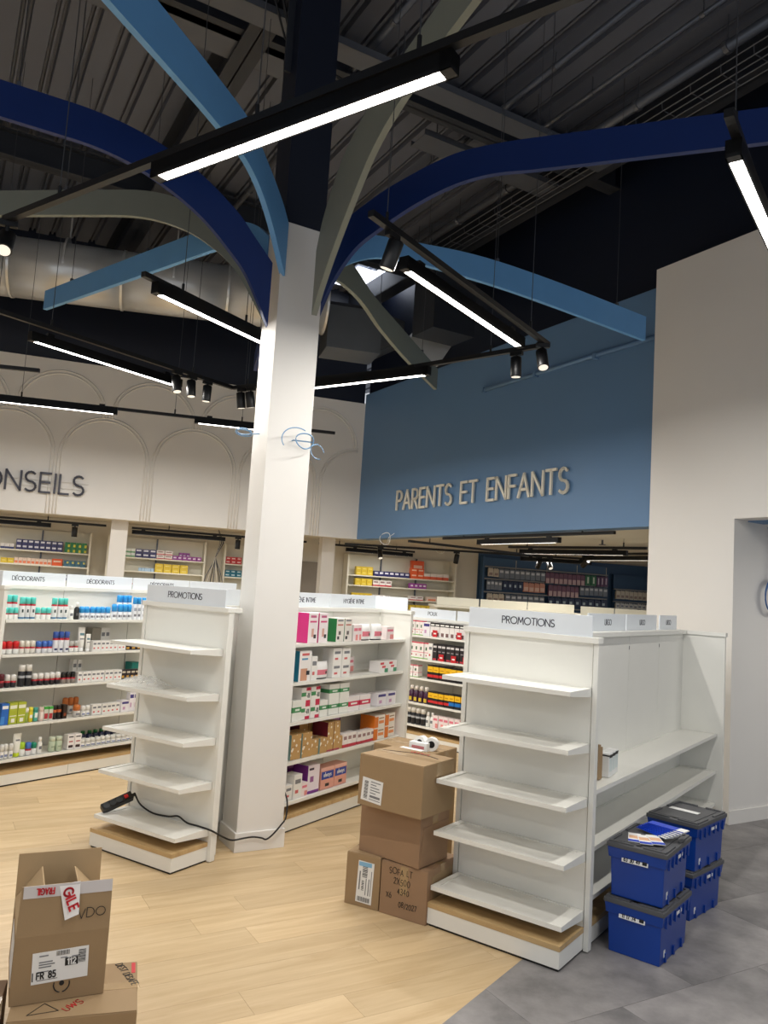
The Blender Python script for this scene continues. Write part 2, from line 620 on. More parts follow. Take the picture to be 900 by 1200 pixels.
# white wall with a passage, on the right
FC, JC = Vector((2.475, 7.262, 0)), Vector((2.918, 6.482, 0))
WD, JD = (JC - FC).normalized(), dirv(31.0)
rw = MB()
rw.prism([P2(FC), P2(JC), P2(JC + JD * 3.2), P2(FC + JD * 3.2)], 0, 2.47)
rw.prism([P2(FC), P2(FC + WD * 6.0), P2(FC + WD * 6.0 + JD * 3.2), P2(FC + JD * 3.2)], 2.47, 4.92)
wall_right = struct('wall_right', rw, WALLW, label='tall white wall with a passage opening')
sk = MB()
JN = Vector((JD.y, -JD.x, 0))
sk.prism([P2(JC + JN * 0.014 - JD * 0.014), P2(JC + JN * 0.014 + JD * 3.2), P2(JC + JD * 3.2), P2(JC - JD * 0.014)], 0, 0.105)
struct('baseboard_right', sk, WALLW)
pb = MB()
pb.prism([P2(JC + JD * 3.2), P2(JC + WD * 3.5 + JD * 3.2), P2(JC + WD * 3.5 + JD * 3.35), P2(JC + JD * 3.35)], 0, 2.5)
struct('wall_passage', pb, WALLW)

LW = K - U * 8.6
struct('wall_left', MB().prism([P2(LW), (LW.x - 0.6, -4.0), (LW.x - 0.8, -4.0), (LW.x - 0.2, LW.y)], 0, 6.5), WALLW)
# rear zone: low ceiling, back wall
struct('ceiling_low', MB().prism([P2(K - U * 9 + V * 0.25), P2(K + V * 0.25), P2(K + BV * 0.22), P2(K + BU * 8.6 + BV * 0.22), (9.5, 8.0), (9.5, 20.0), P2(K - U * 9 + V * 6)], 2.52, 2.60), REARW)
RW0 = K + V * 2.05
struct('wall_far', MB().prism([P2(RW0 - U * 9), P2(RW0 + U * 3.2), P2(RW0 + U * 3.2 + V * 0.15), P2(RW0 - U * 9 + V * 0.15)], 0, 2.52), REARW)
struct('wall_far_blue', MB().prism([P2(RW0 + U * 3.2), P2(RW0 + U * 9.5), P2(RW0 + U * 9.5 + V * 0.15), P2(RW0 + U * 3.2 + V * 0.15)], 0, 2.52),
       M('deep_slate_paint', (46, 78, 112), 0.55, 0.05))
RS = RW0 + U * 6.35
struct('wall_far_side', MB().prism([P2(RS - V * 1.5 + U * 1.6), P2(RS - V * 1.5 + U * 1.75), P2(RS + U * 1.75), P2(RS + U * 1.6)], 0, 2.52), MATS['deep_slate_paint'])
# square posts carrying the low ceiling
def post(s, v, w, name='post_white'):
    p = K + U * s + V * v
    struct(name, MB().prism([P2(p), P2(p + U * w), P2(p + U * w + V * w), P2(p + V * w)], 0, 2.52), WALLW)
post(-3.73, 0.35, 0.24)
post(-0.40, 0.6, 0.22)
dr = K + U * (-0.78) + V * 2.04
d1 = struct('door_1', MB().prism([P2(dr), P2(dr + U * 0.8), P2(dr + U * 0.8 - V * 0.05), P2(dr - V * 0.05)], 0, 2.1), M('taupe_door', (140, 132, 122), 0.5))
MB().tube([P2(dr + U * 0.1 - V * 0.05) + (1.0,), P2(dr + U * 0.1 - V * 0.1) + (1.0,), P2(dr + U * 0.2 - V * 0.1) + (1.0,)], 0.01, 6).build('door_handle', PIPE, d1)

# ------------------------------------------------------------------ column
CANG = 0.5292
column = struct('column', MB().box(0.012, 0.329, 0.012, 0.283, 0, 4.157), WALLW, bevel=0.004, label='square column, white below and dark steel above')
column.location = (-0.8066, 5.1033, 0)
column.rotation_euler = (0, 0, CANG)
MB().box(0, 0.341, 0, 0.295, 0, 0.118).build('skirting', WALLW, column, bevel=0.003)
MB().box(0.02, 0.321, 0.02, 0.275, 4.157, 6.5).build('steel_casing', NAVYW, column)
MB().box(-0.03, 0.37, 0.13, 0.15, 5.3, 6.5).build('flange', STEEL, column)

# ------------------------------------------------------------------ roof deck with folded ribs
RD, RN = dirv(GRID + 90), dirv(GRID)        # along the ribs / across them
deck = MB()
prof = []
pit = 0.265
for i in range(-30, 45):
    a = i * pit
    prof += [(a, 6.5), (a + 0.150, 6.5), (a + 0.163, 6.56), (a + 0.183, 6.56), (a + 0.190, 6.525), (a + 0.212, 6.525), (a + 0.219, 6.56), (a + 0.240, 6.56), (a + 0.252, 6.5)]
l0, l1 = -8.0, 17.0
for (a, z) in prof:
    p, q = RN * a + RD * l0, RN * a + RD * l1
    deck.v += [(p.x, p.y, z), (q.x, q.y, z)]
for i in range(len(prof) - 1):
    deck.face((2 * i, 2 * i + 1, 2 * i + 3, 2 * i + 2))
ceiling = struct('ceiling', deck, DECK, label='dark ribbed steel roof deck')
# panel of daylight glazing in the roof near the back wall
for k in range(3):
    p = Vector((-0.62 + 0.36 * k, 11.35 - 0.02 * k, 6.47))
    q = MB()
    q.prism([P2(p), P2(p + RN * 0.3), P2(p + RN * 0.3 + RD * 0.8), P2(p + RD * 0.8)], 6.47, 6.485)
    w = struct('window_%d' % (k + 1), q, SKYL, label='bright roof light pane near the back wall')

def ibeam(name, p, d, length, zt, h, w, mat):
    mb = MB()
    a, b = Vector(p), Vector(p) + d * length
    for (ww, z0, z1) in ((w, zt - 0.02, zt), (0.012, zt - h, zt), (w, zt - h, zt - h + 0.02)):
        n = Vector((-d.y, d.x, 0)) * ww / 2
        mb.prism([P2(a - n), P2(b - n), P2(b + n), P2(a + n)], z0, z1)
    return struct(name, mb, mat)
for k, (bx, by) in enumerate(((-0.96, 5.42), (3.9, 4.2), (-5.9, 6.5))):
    ibeam('trim_%d' % (k + 1), Vector((bx, by, 0)) - RD * 6, RD, 16, 6.5, 0.42, 0.22, STEEL)['label'] = 'dark steel roof beam running with the ribs'
for k, (bx, by) in enumerate(((-0.7, 6.4), (1.2, 11.3), (-1.5, 1.4))):
    ibeam('trim_%d' % (k + 4), Vector((bx, by, 0)) - RN * 7, RN, 14, 6.42, 0.30, 0.16, STEEL)['label'] = 'dark steel roof joist crossing the ribs'

# services under the roof
TRAY = slot_mat('perforated_tray_steel', (92, 96, 104), (20, 22, 26), 0.035, 0.02)
def tray(p, d, length, w, z, label):
    t = thing('cable_tray', label, 'cable tray', (p[0], p[1], z), math.atan2(d.y, d.x))
    MB().box(0, length, -w / 2, w / 2, 0, 0.004).build('tray_base', TRAY, t)
    for s in (-1, 1):
        MB().box(0, length, s * w / 2 - 0.003, s * w / 2 + 0.003, 0, 0.06).build('tray_side', TRAY, t)
    for i in range(int(length / 1.5) + 1):
        MB().tube([(0.3 + i * 1.5, w / 2, 0.02), (0.3 + i * 1.5, w / 2, 6.5 - z)], 0.006, 6).build('hanger_rod', PIPE, t)
    return t
tray((-2.9, 4.62), RN, 5.6, 0.20, 5.98, 'wide perforated cable tray crossing behind the column head')
tray((-3.6, 4.95), RN, 2.9, 0.34, 6.12, 'short perforated cable tray ending above the light blue branch')
tray((0.1, 7.3), RN, 1.9, 0.26, 6.1, 'perforated cable tray above the right navy branch')

mt = thing('mesh_tray', 'wire basket cable tray running along the roof near the white wall', 'cable tray', (3.02, 5.45, 6.08), R(GRID + 90))
for i, (y, z) in enumerate(((-.12, 0), (-.04, 0), (.04, 0), (.12, 0), (-.14, .07), (.14, .07))):
    MB().tube([(0, y, z), (5.6, y, z)], 0.006, 6).build('long_wire', PIPE, mt)
for i in range(18):
    MB().tube([(0.15 + i * 0.3, -.14, .08), (0.15 + i * 0.3, -.13, 0), (0.15 + i * 0.3, .13, 0), (0.15 + i * 0.3, .14, .08)], 0.005, 5).build('cross_wire', PIPE, mt)
def pipe(p, d, length, z, r, label, mat=PIPE, rings=0):
    a = Vector((p[0], p[1], z))
    o = thing('ceiling_pipe', label, 'pipe', a, math.atan2(d.y, d.x))
    MB().tube([(0, 0, 0), (length, 0, 0)], r, 12).build('tube', mat, o, smooth=True)
    for i in range(rings):
        x = (i + 0.5) * length / rings
        MB().tube([(x - 0.02, 0, 0), (x + 0.02, 0, 0)], r * 1.25, 12).build('clamp', mat, o)
        MB().tube([(x, 0, r), (x, 0, 6.5 - z)], 0.006, 6).build('hanger_rod', PIPE, o)
    return o
pipe((2.76, 5.5), RD, 5.6, 6.22, 0.045, 'thick grey pipe beside the wire basket tray', rings=6)
pipe((2.55, 5.2), RD, 6, 6.34, 0.022, 'thin grey conduit under the roof, inside the thick pipe', rings=5)
pipe((1.75, 5.6), RD, 8, 6.36, 0.03, 'grey conduit under the ribs above the right navy branch', rings=4)
pipe((-2.55, 4.0), RD, 5, 6.3, 0.05, 'grey pipe under the ribs over the left aisle', rings=3)
pipe((0.25, 5.1), RD, 5, 6.2, 0.03, 'slim pipe passing behind the grey-green right branch', rings=3)
lc = MB()
lc.tube([(-0.95, 5.3, 6.4), (-1.0, 5.32, 6.05), (-0.92, 5.4, 5.75), (-0.72, 5.48, 5.55), (-0.5, 5.5, 5.45)], 0.012, 8)
lc.tube([(-0.98, 5.3, 6.4), (-1.05, 5.34, 6.0), (-0.95, 5.42, 5.7), (-0.74, 5.5, 5.5), (-0.5, 5.5, 5.42)], 0.009, 8)
tag(lc.build('hanging_cable', CABLEK, smooth=True), 'black cables looping down to the head of the column', 'cable')

# round galvanised duct
DA, DBp = Vector((-7.4, 8.88, 5.37)), Vector((-1.0, 10.53, 5.53))
dd = (DBp - DA)
duct = thing('air_duct', 'round galvanised air duct hanging in front of the dark upper wall', 'duct', DA, math.atan2(dd.y, dd.x))
ln = math.hypot(dd.x, dd.y)
nseg = 5
for i in range(nseg):
    x0, x1 = ln * i / nseg, ln * (i + 1) / nseg
    z0, z1 = dd.z * i / nseg, dd.z * (i + 1) / nseg
    MB().tube([(x0, 0, z0), (x1, 0, z1)], 0.375, 40).build('duct_section', GALV, duct, smooth=True)
    xs, zs = x0 + 0.62, z0 + 0.08
    MB().tube([(xs - 0.012, 0, zs), (xs + 0.012, 0, zs)], 0.382, 40).build('strap', GALV, duct)
    MB().tube([(xs, 0, zs + 0.37), (xs, 0, 6.5 - DA.z)], 0.012, 8).build('hanger', GALV, duct)
    MB().tube([(x1 - 0.02, 0, z1), (x1 + 0.01, 0, z1)], 0.386, 40).build('seam_collar', GALV, duct)
ple = thing('duct_plenum', 'brushed grey metal plenum box behind the column head', 'duct', (-0.62, 10.85, 4.95), R(15))
PLM = M('brushed_grey_metal', (122, 126, 130), 0.4, 0.2, 2.0, metal=0.7)
MB().box(-0.40, 0.36, -0.3, 0.3, 0, 0.62).build('box', PLM, ple, bevel=0.004)
MB().hexa([(0.36, -0.3, 0.05), (0.72, -0.2, 0.25), (0.72, 0.2, 0.25), (0.36, 0.3, 0.05), (0.36, -0.3, 0.6), (0.72, -0.2, 0.55), (0.72, 0.2, 0.55), (0.36, 0.3, 0.6)]).build('transition', PLM, ple)
for (a, b) in ((-0.40, 0.36),):
    MB().box(a - 0.01, b + 0.01, -0.31, 0.31, 0.60, 0.64).build('flange', STEEL, ple)
elb = thing('duct_elbow', 'pale galvanised duct elbow dropping behind the grey-green branch', 'duct', (0.42, 10.35, 4.70), R(20))
MB().hexa([(-0.30, -0.18, 0.22), (0.12, -0.18, 0.0), (0.12, 0.18, 0.0), (-0.30, 0.18, 0.22), (0.0, -0.18, 0.62), (0.36, -0.18, 0.40), (0.36, 0.18, 0.40), (0.0, 0.18, 0.62)]).build('body', GALV, elb)
MB().hexa([(-0.36, -0.2, 0.24), (-0.30, -0.2, 0.20), (-0.30, 0.2, 0.20), (-0.36, 0.2, 0.24), (-0.02, -0.2, 0.66), (0.04, -0.2, 0.62), (0.04, 0.2, 0.62), (-0.02, 0.2, 0.66)]).build('rim', GALV, elb)
au = thing('air_unit', 'dark boxed air handling unit under the roof by the blue wall', 'air unit', (0.60, 9.75, 4.95), R(GRID))
MB().box(-0.30, 0.32, -0.25, 0.25, 0, 0.75).build('casing', STEEL, au, bevel=0.006)
MB().box(-0.33, 0.35, -0.28, 0.28, 0.75, 0.8).build('top_flange', STEEL, au)
for sx in (-0.25, 0.27):
    MB().tube([(sx, 0, 0.8), (sx, 0, 1.45)], 0.008, 6).build('hanger_rod', PIPE, au)

# conduit clipped to the blue wall
cd = thing('wall_conduit', 'blue painted conduit clipped along the blue wall', 'pipe', tuple(K + BU * 3.18 - BV * 0.03 + Vector((0, 0, 4.3))), R(-59.8))
MB().tube([(0, 0, 0), (2.9, 0, 0.02)], 0.024, 10).build('tube', BLUEW, cd, smooth=True)
for x in (0.02, 1.0, 1.95, 2.8):
    MB().box(x - 0.02, x + 0.02, -0.03, 0.03, -0.03, 0.03).build('clip', BLUEW, cd)

# ------------------------------------------------------------------ wall lettering
def wall_sign(name, words, label, origin, ang, total, h, st, mat, depth, cat='sign'):
    g = 0.0
    base = text_width(words, h, 0.0)
    ncount = len(words) - 1
    gap = h * 0.2
    sq = (total - gap * ncount) / base
    s = thing(name, label, cat, tuple(origin), ang)
    x = 0
    for ch in words:
        if ch == ' ':
            x += 0.42 * h * sq + gap
            continue
        mb = MB()
        w = glyph(mb, ch, x, 0, h, st, -depth, 0.0, sq)
        mb.build('letter', mat, s)
        x += w + gap
    return s
o = K + U * (-5.761) - V * 0.045 + Vector((0, 0, 2.75))
ws = wall_sign('wall_sign', 'CONSEILS', 'dark raised CONSEILS letters on the white arched wall', o, R(19.4), 1.606, 0.27, 0.029, LETTER, 0.02)
rails = MB()
for z in (0.08, 0.17):
    rails.box(0, 1.67, 0.0, 0.012, z, z + 0.006)
for x in (0.1, 0.7, 1.45):
    rails.box(x, x + 0.01, 0.0, 0.045, 0.08, 0.176)
rails.build('mounting_rail', WALLW, ws)
o = K + BU * 1.23 - BV * 0.022 + Vector((0, 0, 2.868))
wall_sign('wall_sign', 'PARENTS ET ENFANTS', 'cream raised PARENTS ET ENFANTS letters on the blue wall', o, R(-59.8), 3.56, 0.27, 0.031, CREAML, 0.022)

# ================================================================== CURVED BRANCHES ROUND THE COLUMN
CB, CA = dirv(math.degrees(CANG)), dirv(math.degrees(CANG) + 90)
CP = Vector((-0.8066, 5.1033, 0))

def smooth_line(pts, n=6):
    out = []
    for i in range(len(pts) - 1):
        p0 = pts[max(i - 1, 0)]; p1 = pts[i]; p2 = pts[i + 1]; p3 = pts[min(i + 2, len(pts) - 1)]
        for k in range(n):
            t = k / n
            x = p1[0] + (p2[0] - p1[0]) * t
            m1 = (p2[1] - p0[1]) / max(p2[0] - p0[0], 1e-6)
            m2 = (p3[1] - p1[1]) / max(p3[0] - p1[0], 1e-6)
            h = p2[0] - p1[0]
            y = (2*t**3 - 3*t**2 + 1) * p1[1] + (t**3 - 2*t**2 + t) * h * m1 + (-2*t**3 + 3*t**2) * p2[1] + (t**3 - t**2) * h * m2
            out.append((x, y))
    out.append(pts[-1])
    return out

def sample(line, x):
    for a, b in zip(line[:-1], line[1:]):
        if a[0] <= x <= b[0]:
            t = (x - a[0]) / max(b[0] - a[0], 1e-9)
            return a[1] + t * (b[1] - a[1])
    return line[-1][1]

def branch(label, mat, start, ang, bottom, top, group, wires=(1.6, 2.9)):
    t = thing('curved_branch', label, 'curved beam', (start.x, start.y, 0), R(ang), group)
    bl, tl = smooth_line(bottom), smooth_line(top)
    rmax = bottom[-1][0]
    xs = sorted(set([p[0] for p in bl] + [rmax]))
    mb = MB()
    th = 0.019
    for x in xs:
        zb, zt = sample(bl, x), max(sample(tl, x), sample(bl, x) + 0.004)
        mb.v += [(x, -th, zb), (x, th, zb), (x, th, zt), (x, -th, zt)]
    for i in range(len(xs) - 1):
        a, b = 4 * i, 4 * i + 4
        for q in range(4):
            w = (q + 1) % 4
            mb.face((a + q, b + q, b + w, a + w))
    mb.face((0, 1, 2, 3))
    e = 4 * (len(xs) - 1)
    mb.face((e + 3, e + 2, e + 1, e))
    mb.build('board', mat, t)
    for x in wires:
        z = sample(tl, x)
        MB().tube([(x, 0, z), (x, 0, 6.5)], 0.003, 5).build('suspension_wire', WIRE, t)
        MB().box(x - 0.012, x + 0.012, -0.012, 0.012, z - 0.005, z + 0.03).build('wire_clamp', PIPE, t)
    return t

GB = 'curved branches fanning out from the column'
cw, cdp = 0.341, 0.295
branch('light blue curved branch passing above the bright lamp nearest the column front', SKY, CP + CB * 0.03 + CA * 0.015, 251,
       [(0, 3.77), (.22, 4.02), (.41, 4.17), (.6, 4.25), (.82, 4.27), (1.2, 4.285), (3.3, 4.29)],
       [(0, 4.14), (.11, 4.24), (.36, 4.39), (.59, 4.50), (.92, 4.53), (1.4, 4.545), (3.3, 4.55)], GB)
branch('navy curved branch starting lowest on the left column face', NAVY, Vector((-0.85, 5.035, 0)), 207,
       [(0, 3.38), (.14, 3.64), (.23, 3.76), (.5, 4.0), (.83, 4.17), (1.07, 4.235), (1.3, 4.255), (3.3, 4.27)],
       [(0, 3.81), (.13, 3.95), (.26, 4.09), (.55, 4.29), (.82, 4.40), (1.1, 4.46), (1.42, 4.475), (3.3, 4.48)], GB)
branch('grey-olive curved branch running flat in front of the round duct', OLIVE, CP + CA * 0.2 + CB * 0.02, 172,
       [(0, 3.45), (.25, 3.85), (.5, 4.07), (.74, 4.19), (1.0, 4.255), (1.33, 4.27), (3.3, 4.27)],
       [(0, 3.88), (.25, 4.12), (.5, 4.30), (.9, 4.44), (1.36, 4.46), (2.1, 4.46), (3.3, 4.46)], GB)
branch('light blue curved branch with its square end under the round duct', SKY, CP + CA * (cdp - 0.02) + CB * 0.02, 139,
       [(0, 3.80), (.2, 4.03), (.4, 4.14), (.6, 4.19), (.83, 4.20), (1.42, 4.21), (3.40, 4.25)],
       [(0, 4.14), (.15, 4.26), (.35, 4.34), (.6, 4.385), (1.1, 4.40), (2.1, 4.42), (3.40, 4.44)], GB)
branch('navy curved branch hidden mostly behind the column, pointing at the arched wall', NAVY, CP + CA * (cdp - 0.02) + CB * 0.16, 103,
       [(0, 3.40), (.14, 3.64), (.23, 3.76), (.5, 4.0), (.83, 4.15), (1.1, 4.18), (3.3, 4.05)],
       [(0, 3.81), (.13, 3.95), (.26, 4.09), (.55, 4.29), (.82, 4.36), (1.1, 4.38), (3.3, 4.25)], GB)
branch('grey-olive curved branch ending beside the pale duct elbow', OLIVE, CP + CA * (cdp - 0.03) + CB * 0.26, 69.5,
       [(0, 3.5), (.18, 3.82), (.35, 4.01), (.6, 4.12), (.9, 4.15), (1.19, 4.14), (1.62, 4.07), (2.4, 4.01), (3.45, 3.98)],
       [(0, 3.95), (.2, 4.14), (.5, 4.31), (.9, 4.37), (1.36, 4.30), (2.33, 4.26), (3.45, 4.22)], GB)
branch('light blue curved branch with its square end against the blue wall', SKY, CP + CB * (cw - 0.02) + CA * 0.2, 27,
       [(0, 3.77), (.2, 4.0), (.45, 4.15), (.7, 4.20), (.93, 4.215), (1.75, 4.20), (3.24, 4.09)],
       [(0, 4.14), (.2, 4.26), (.45, 4.33), (.7, 4.36), (1.4, 4.415), (2.2, 4.39), (3.24, 4.31)], GB)
branch('navy curved branch sweeping out in front of the dark upper wall', NAVY, CP + CB * (cw - 0.015) + CA * 0.05, -27,
       [(0, 3.55), (.1, 3.78), (.26, 4.0), (.44, 4.12), (.7, 4.25), (.98, 4.34), (1.24, 4.365), (1.53, 4.34), (3.6, 4.19)],
       [(0, 3.97), (.17, 4.21), (.35, 4.33), (.55, 4.425), (.93, 4.545), (1.17, 4.565), (1.52, 4.55), (3.6, 4.38)], GB)
branch('grey-olive curved branch rising from the front right column corner', OLIVE, Vector((-0.55, 5.10, 0)), -67,
       [(0, 3.5), (.12, 3.63), (.35, 3.82), (.7, 4.05), (.95, 4.18), (1.25, 4.25), (1.6, 4.28), (3.3, 4.28)],
       [(0, 3.95), (.1, 4.13), (.41, 4.38), (.75, 4.48), (1.2, 4.51), (1.6, 4.515), (3.3, 4.51)], GB)

# ================================================================== HANGING TRACKS AND LAMPS
def track(label, pts, z, wires, group='black hanging light tracks', top=6.5, w=0.036):
    a = Vector(pts[0])
    t = thing('light_track', label, 'light track', (a.x, a.y, z), 0, group)
    for p, q in zip(pts[:-1], pts[1:]):
        p, q = Vector(p) - a, Vector(q) - a
        MB().bar((p.x, p.y, 0), (q.x, q.y, 0), w, 0.034).build('rail', BLACK, t)
    for (wx, wy) in wires:
        d = Vector((wx, wy)) - a
        MB().tube([(d.x, d.y, 0.01), (d.x, d.y, top - z)], 0.0028, 5).build('suspension_wire', WIRE, t)
        MB().tube([(d.x, d.y, 0.01), (d.x, d.y, 0.07)], 0.009, 8).build('wire_gripper', BLACK, t)
    return t

def lamp(label, p, q, z, watts, group='linear lamps on the hanging tracks', led=LED, w=0.062, h=0.07, lum=True):
    """linear lamp below a track: p, q in plan, z of its lower face"""
    p, q = Vector(p), Vector(q)
    d = q - p
    L = d.length
    t = thing('linear_lamp', label, 'lamp', ((p.x + q.x) / 2, (p.y + q.y) / 2, z), math.atan2(d.y, d.x), group)
    hs = MB()
    hs.box(-L / 2 - 0.05, L / 2 + 0.05, -w / 2, -w / 2 + 0.006, -0.004, h)
    hs.box(-L / 2 - 0.05, L / 2 + 0.05, w / 2 - 0.006, w / 2, -0.004, h)
    hs.box(-L / 2 - 0.05, L / 2 + 0.05, -w / 2, w / 2, 0.012, h)
    hs.box(-L / 2 - 0.05, -L / 2 - 0.004, -w / 2, w / 2, -0.004, h)
    hs.box(L / 2 + 0.004, L / 2 + 0.05, -w / 2, w / 2, -0.004, h)
    hs.build('housing', BLACK, t)
    MB().box(-L / 2, L / 2, -w / 2 + 0.007, w / 2 - 0.007, -0.002, 0.011).build('diffuser', led, t)
    for x in (-L / 2 + 0.12, L / 2 - 0.12):
        MB().box(x - 0.03, x + 0.03, -0.016, 0.016, h, h + 0.03).build('track_adapter', BLACK, t)
    if lum:
        ld = bpy.data.lights.new('lamp_light', 'AREA')
        ld.shape = 'RECTANGLE'
        ld.size, ld.size_y = L, 0.04
        ld.energy = watts
        ld.color = LAMP_COL
        lo = bpy.data.objects.new('lamp_light', ld)
        COL.objects.link(lo)
        lo.parent = t
        lo.location = (0, 0, -0.008)
    return t

def spot(label, x, y, z, az, tilt, group='spotlights on the hanging tracks', watts=0.0):
    t = thing('spotlight', label, 'spotlight', (x, y, z), az, group)
    MB().box(-0.05, 0.05, -0.016, 0.016, -0.03, 0.0).build('adapter', BLACK, t)
    MB().tube([(0, 0, -0.025), (0, 0, -0.06)], 0.011, 8).build('stem', BLACK, t)
    hd = MB()
    hd.lathe([(0.040, -0.075), (0.042, -0.07), (0.042, 0.07), (0.036, 0.078)], 20)
    h = hd.build('head', BLACK, t, smooth=True)
    h.location = (0, 0, -0.12)
    h.rotation_euler = (tilt, 0, 0)
    rg = MB().lathe([(0.034, -0.0765), (0.034, -0.0745)], 20).build('lens', SPOTL, h)
    return t

ZT = 3.575                                    # centre of the rails
LZ = 3.49                                     # lower face of the lamps
d54, d35 = dirv(54.9), dirv(-34.6)
track('long track carrying the bright lamp in front of the column', [(-2.16, 4.10), (0.62, 2.16)], ZT, [(-1.75, 3.82), (-0.62, 3.03), (0.02, 2.57)])
lamp('bright linear lamp crossing in front of the column head', (-1.09, 3.37), (0.105, 2.55), LZ, LAMP_W)
track('track in front of the blue wall meeting a cross track at a corner', [(-0.16, 3.76), (1.13, 5.63)], ZT, [(-0.08, 3.88), (0.95, 5.36)])
lamp('linear lamp hanging between the column and the blue wall', (0.05, 4.25), (0.88, 5.44), LZ, LAMP_W)
track('cross track running behind the column with spots at both ends', [(1.13, 5.63), (-0.05, 6.62), (-1.56, 7.56)], ZT, [(0.75, 5.95), (-0.9, 7.14), (-1.4, 7.45)])
lamp('linear lamp on the cross track to the right of the column', (0.26, 6.36), (-0.86, 7.12), LZ, LAMP_W)
track('track over the deodorant aisle with three spots at its end', [(-3.2, 5.30), (-1.56, 7.56)], ZT, [(-2.7, 6.0), (-1.86, 7.15)])
lamp('linear lamp hanging over the deodorant aisle', (-2.86, 6.10), (-2.04, 7.27), LZ, LAMP_W)
track('short track below the light blue branch end by the duct', [(-1.60, 4.75), (-0.9, 5.95)], ZT, [(-1.43, 5.06), (-1.1, 5.6)])
lamp('linear lamp partly hidden behind the left side of the column', (-1.52, 4.87), (-0.92, 5.88), LZ, LAMP_W * 0.8)
track('track running parallel to the arched wall', [(-4.9, 8.36), (-0.66, 9.44)], ZT - 0.02, [(-4.1, 8.56), (-2.5, 8.97), (-1.75, 9.16)])
lamp('linear lamp lighting the CONSEILS letters', (-4.6, 8.44), (-3.16, 8.80), LZ, LAMP_W * 2.0)
lamp('linear lamp lighting the arches beside the column', (-2.23, 9.03), (-1.0, 9.35), LZ, LAMP_W * 1.9)
track('short dark track near the round duct above the arches', [(-4.4, 6.95), (-3.28, 7.14)], 3.52, [(-3.7, 7.07)])
track('track ending above the navy branch tip near the white wall', [(1.20, 2.78), (2.6, 4.85)], ZT, [(1.27, 2.88), (2.3, 4.4)])
lamp('linear lamp hanging close to the tall white wall', (1.31, 2.96), (2.14, 4.12), LZ, LAMP_W)
# the same grid goes on over the rest of the sales floor
track('track behind the viewer on the left', [(-4.2, 1.6), (-1.9, 0.0)], ZT, [(-3.0, 0.77)])
lamp('linear lamp over the left front of the sales floor', (-3.7, 1.25), (-2.5, 0.42), LZ, LAMP_W)
track('track behind the viewer on the right', [(0.9, 0.9), (2.6, -0.3)], ZT, [(1.7, 0.34)])
lamp('linear lamp over the right front of the sales floor', (1.1, 0.76), (2.3, -0.08), LZ, LAMP_W)
track('track over the left edge of the sales floor', [(-4.6, 3.4), (-3.3, 5.25)], ZT, [(-4.0, 4.25)])
lamp('linear lamp over the far end of the deodorant gondola', (-4.4, 3.7), (-3.55, 4.9), LZ, LAMP_W)

# lamp inside the passage of the white wall
PL0 = JC + WD * 1.35 + JD * 0.4
PL1 = PL0 + JD * 1.2
track('track under the passage ceiling', [(PL0.x, PL0.y), (PL1.x, PL1.y)], 2.42, [(PL0.x + 0.2, PL0.y + 0.12)], top=2.47)
lamp('linear lamp in the passage of the white wall', (PL0.x, PL0.y), (PL1.x, PL1.y), 2.33, LAMP_W * 0.36, 'lamps of the passage')

spot('black spotlight at the left end of the long front track', -2.13, 4.08, ZT - 0.015, R(20), R(-35))
spot('black spotlight beside the upper end of the blue-wall lamp', -0.045, 3.93, ZT - 0.015, R(55), R(20))
spot('black spotlight on the cross track, pointing straight down', 0.93, 5.80, ZT - 0.015, R(-38), R(4))
spot('black spotlight at the track corner in front of the blue wall', 1.08, 5.56, ZT - 0.015, R(10), R(-22))
for i, (x, y) in enumerate(((-1.96, 7.0), (-1.86, 7.14), (-1.75, 7.30))):
    spot('black spotlight in the row of three at the end of the deodorant lamp', x, y, ZT - 0.015, R(55), R(-14 + 8 * i), 'three spots by the deodorant lamp')
for i, (x, y) in enumerate(((-1.46, 7.50), (-1.36, 7.44))):
    spot('black spotlight in the pair left of the column on the cross track', x, y, ZT - 0.015, R(-34), R(10 + 5 * i), 'pair of spots left of the column')

# tracks and lamps under the low ceiling
def rear_pt(s, v):
    p = K + U * s + V * v
    return (p.x, p.y)
def rear(s0, v0, s1, v1, label, lampseg=None, z=2.40):
    track(label, [rear_pt(s0, v0), rear_pt(s1, v1)], z, [rear_pt(s0 + (s1 - s0) * 0.2, v0 + (v1 - v0) * 0.2), rear_pt(s0 + (s1 - s0) * 0.8, v0 + (v1 - v0) * 0.8)], 'tracks under the low ceiling', top=2.52)
    if lampseg:
        a, b = lampseg
        f = lambda t: rear_pt(s0 + (s1 - s0) * t, v0 + (v1 - v0) * t)
        lamp(label.replace('track', 'linear lamp on the track'), f(a), f(b), z - 0.09, REAR_W, 'linear lamps under the low ceiling', LEDR, 0.055, 0.06)
rear(-8.0, 0.9, -3.8, 0.9, 'track over the medicine shelves under the CONSEILS letters', (0.45, 0.8))
rear(-3.42, 0.9, -0.6, 0.9, 'track over the medicine shelves between post and column', (0.02, 0.5))
rear(-0.35, 1.0, 1.55, 1.35, 'track in front of the yellow and orange boxes', (0.3, 0.95))
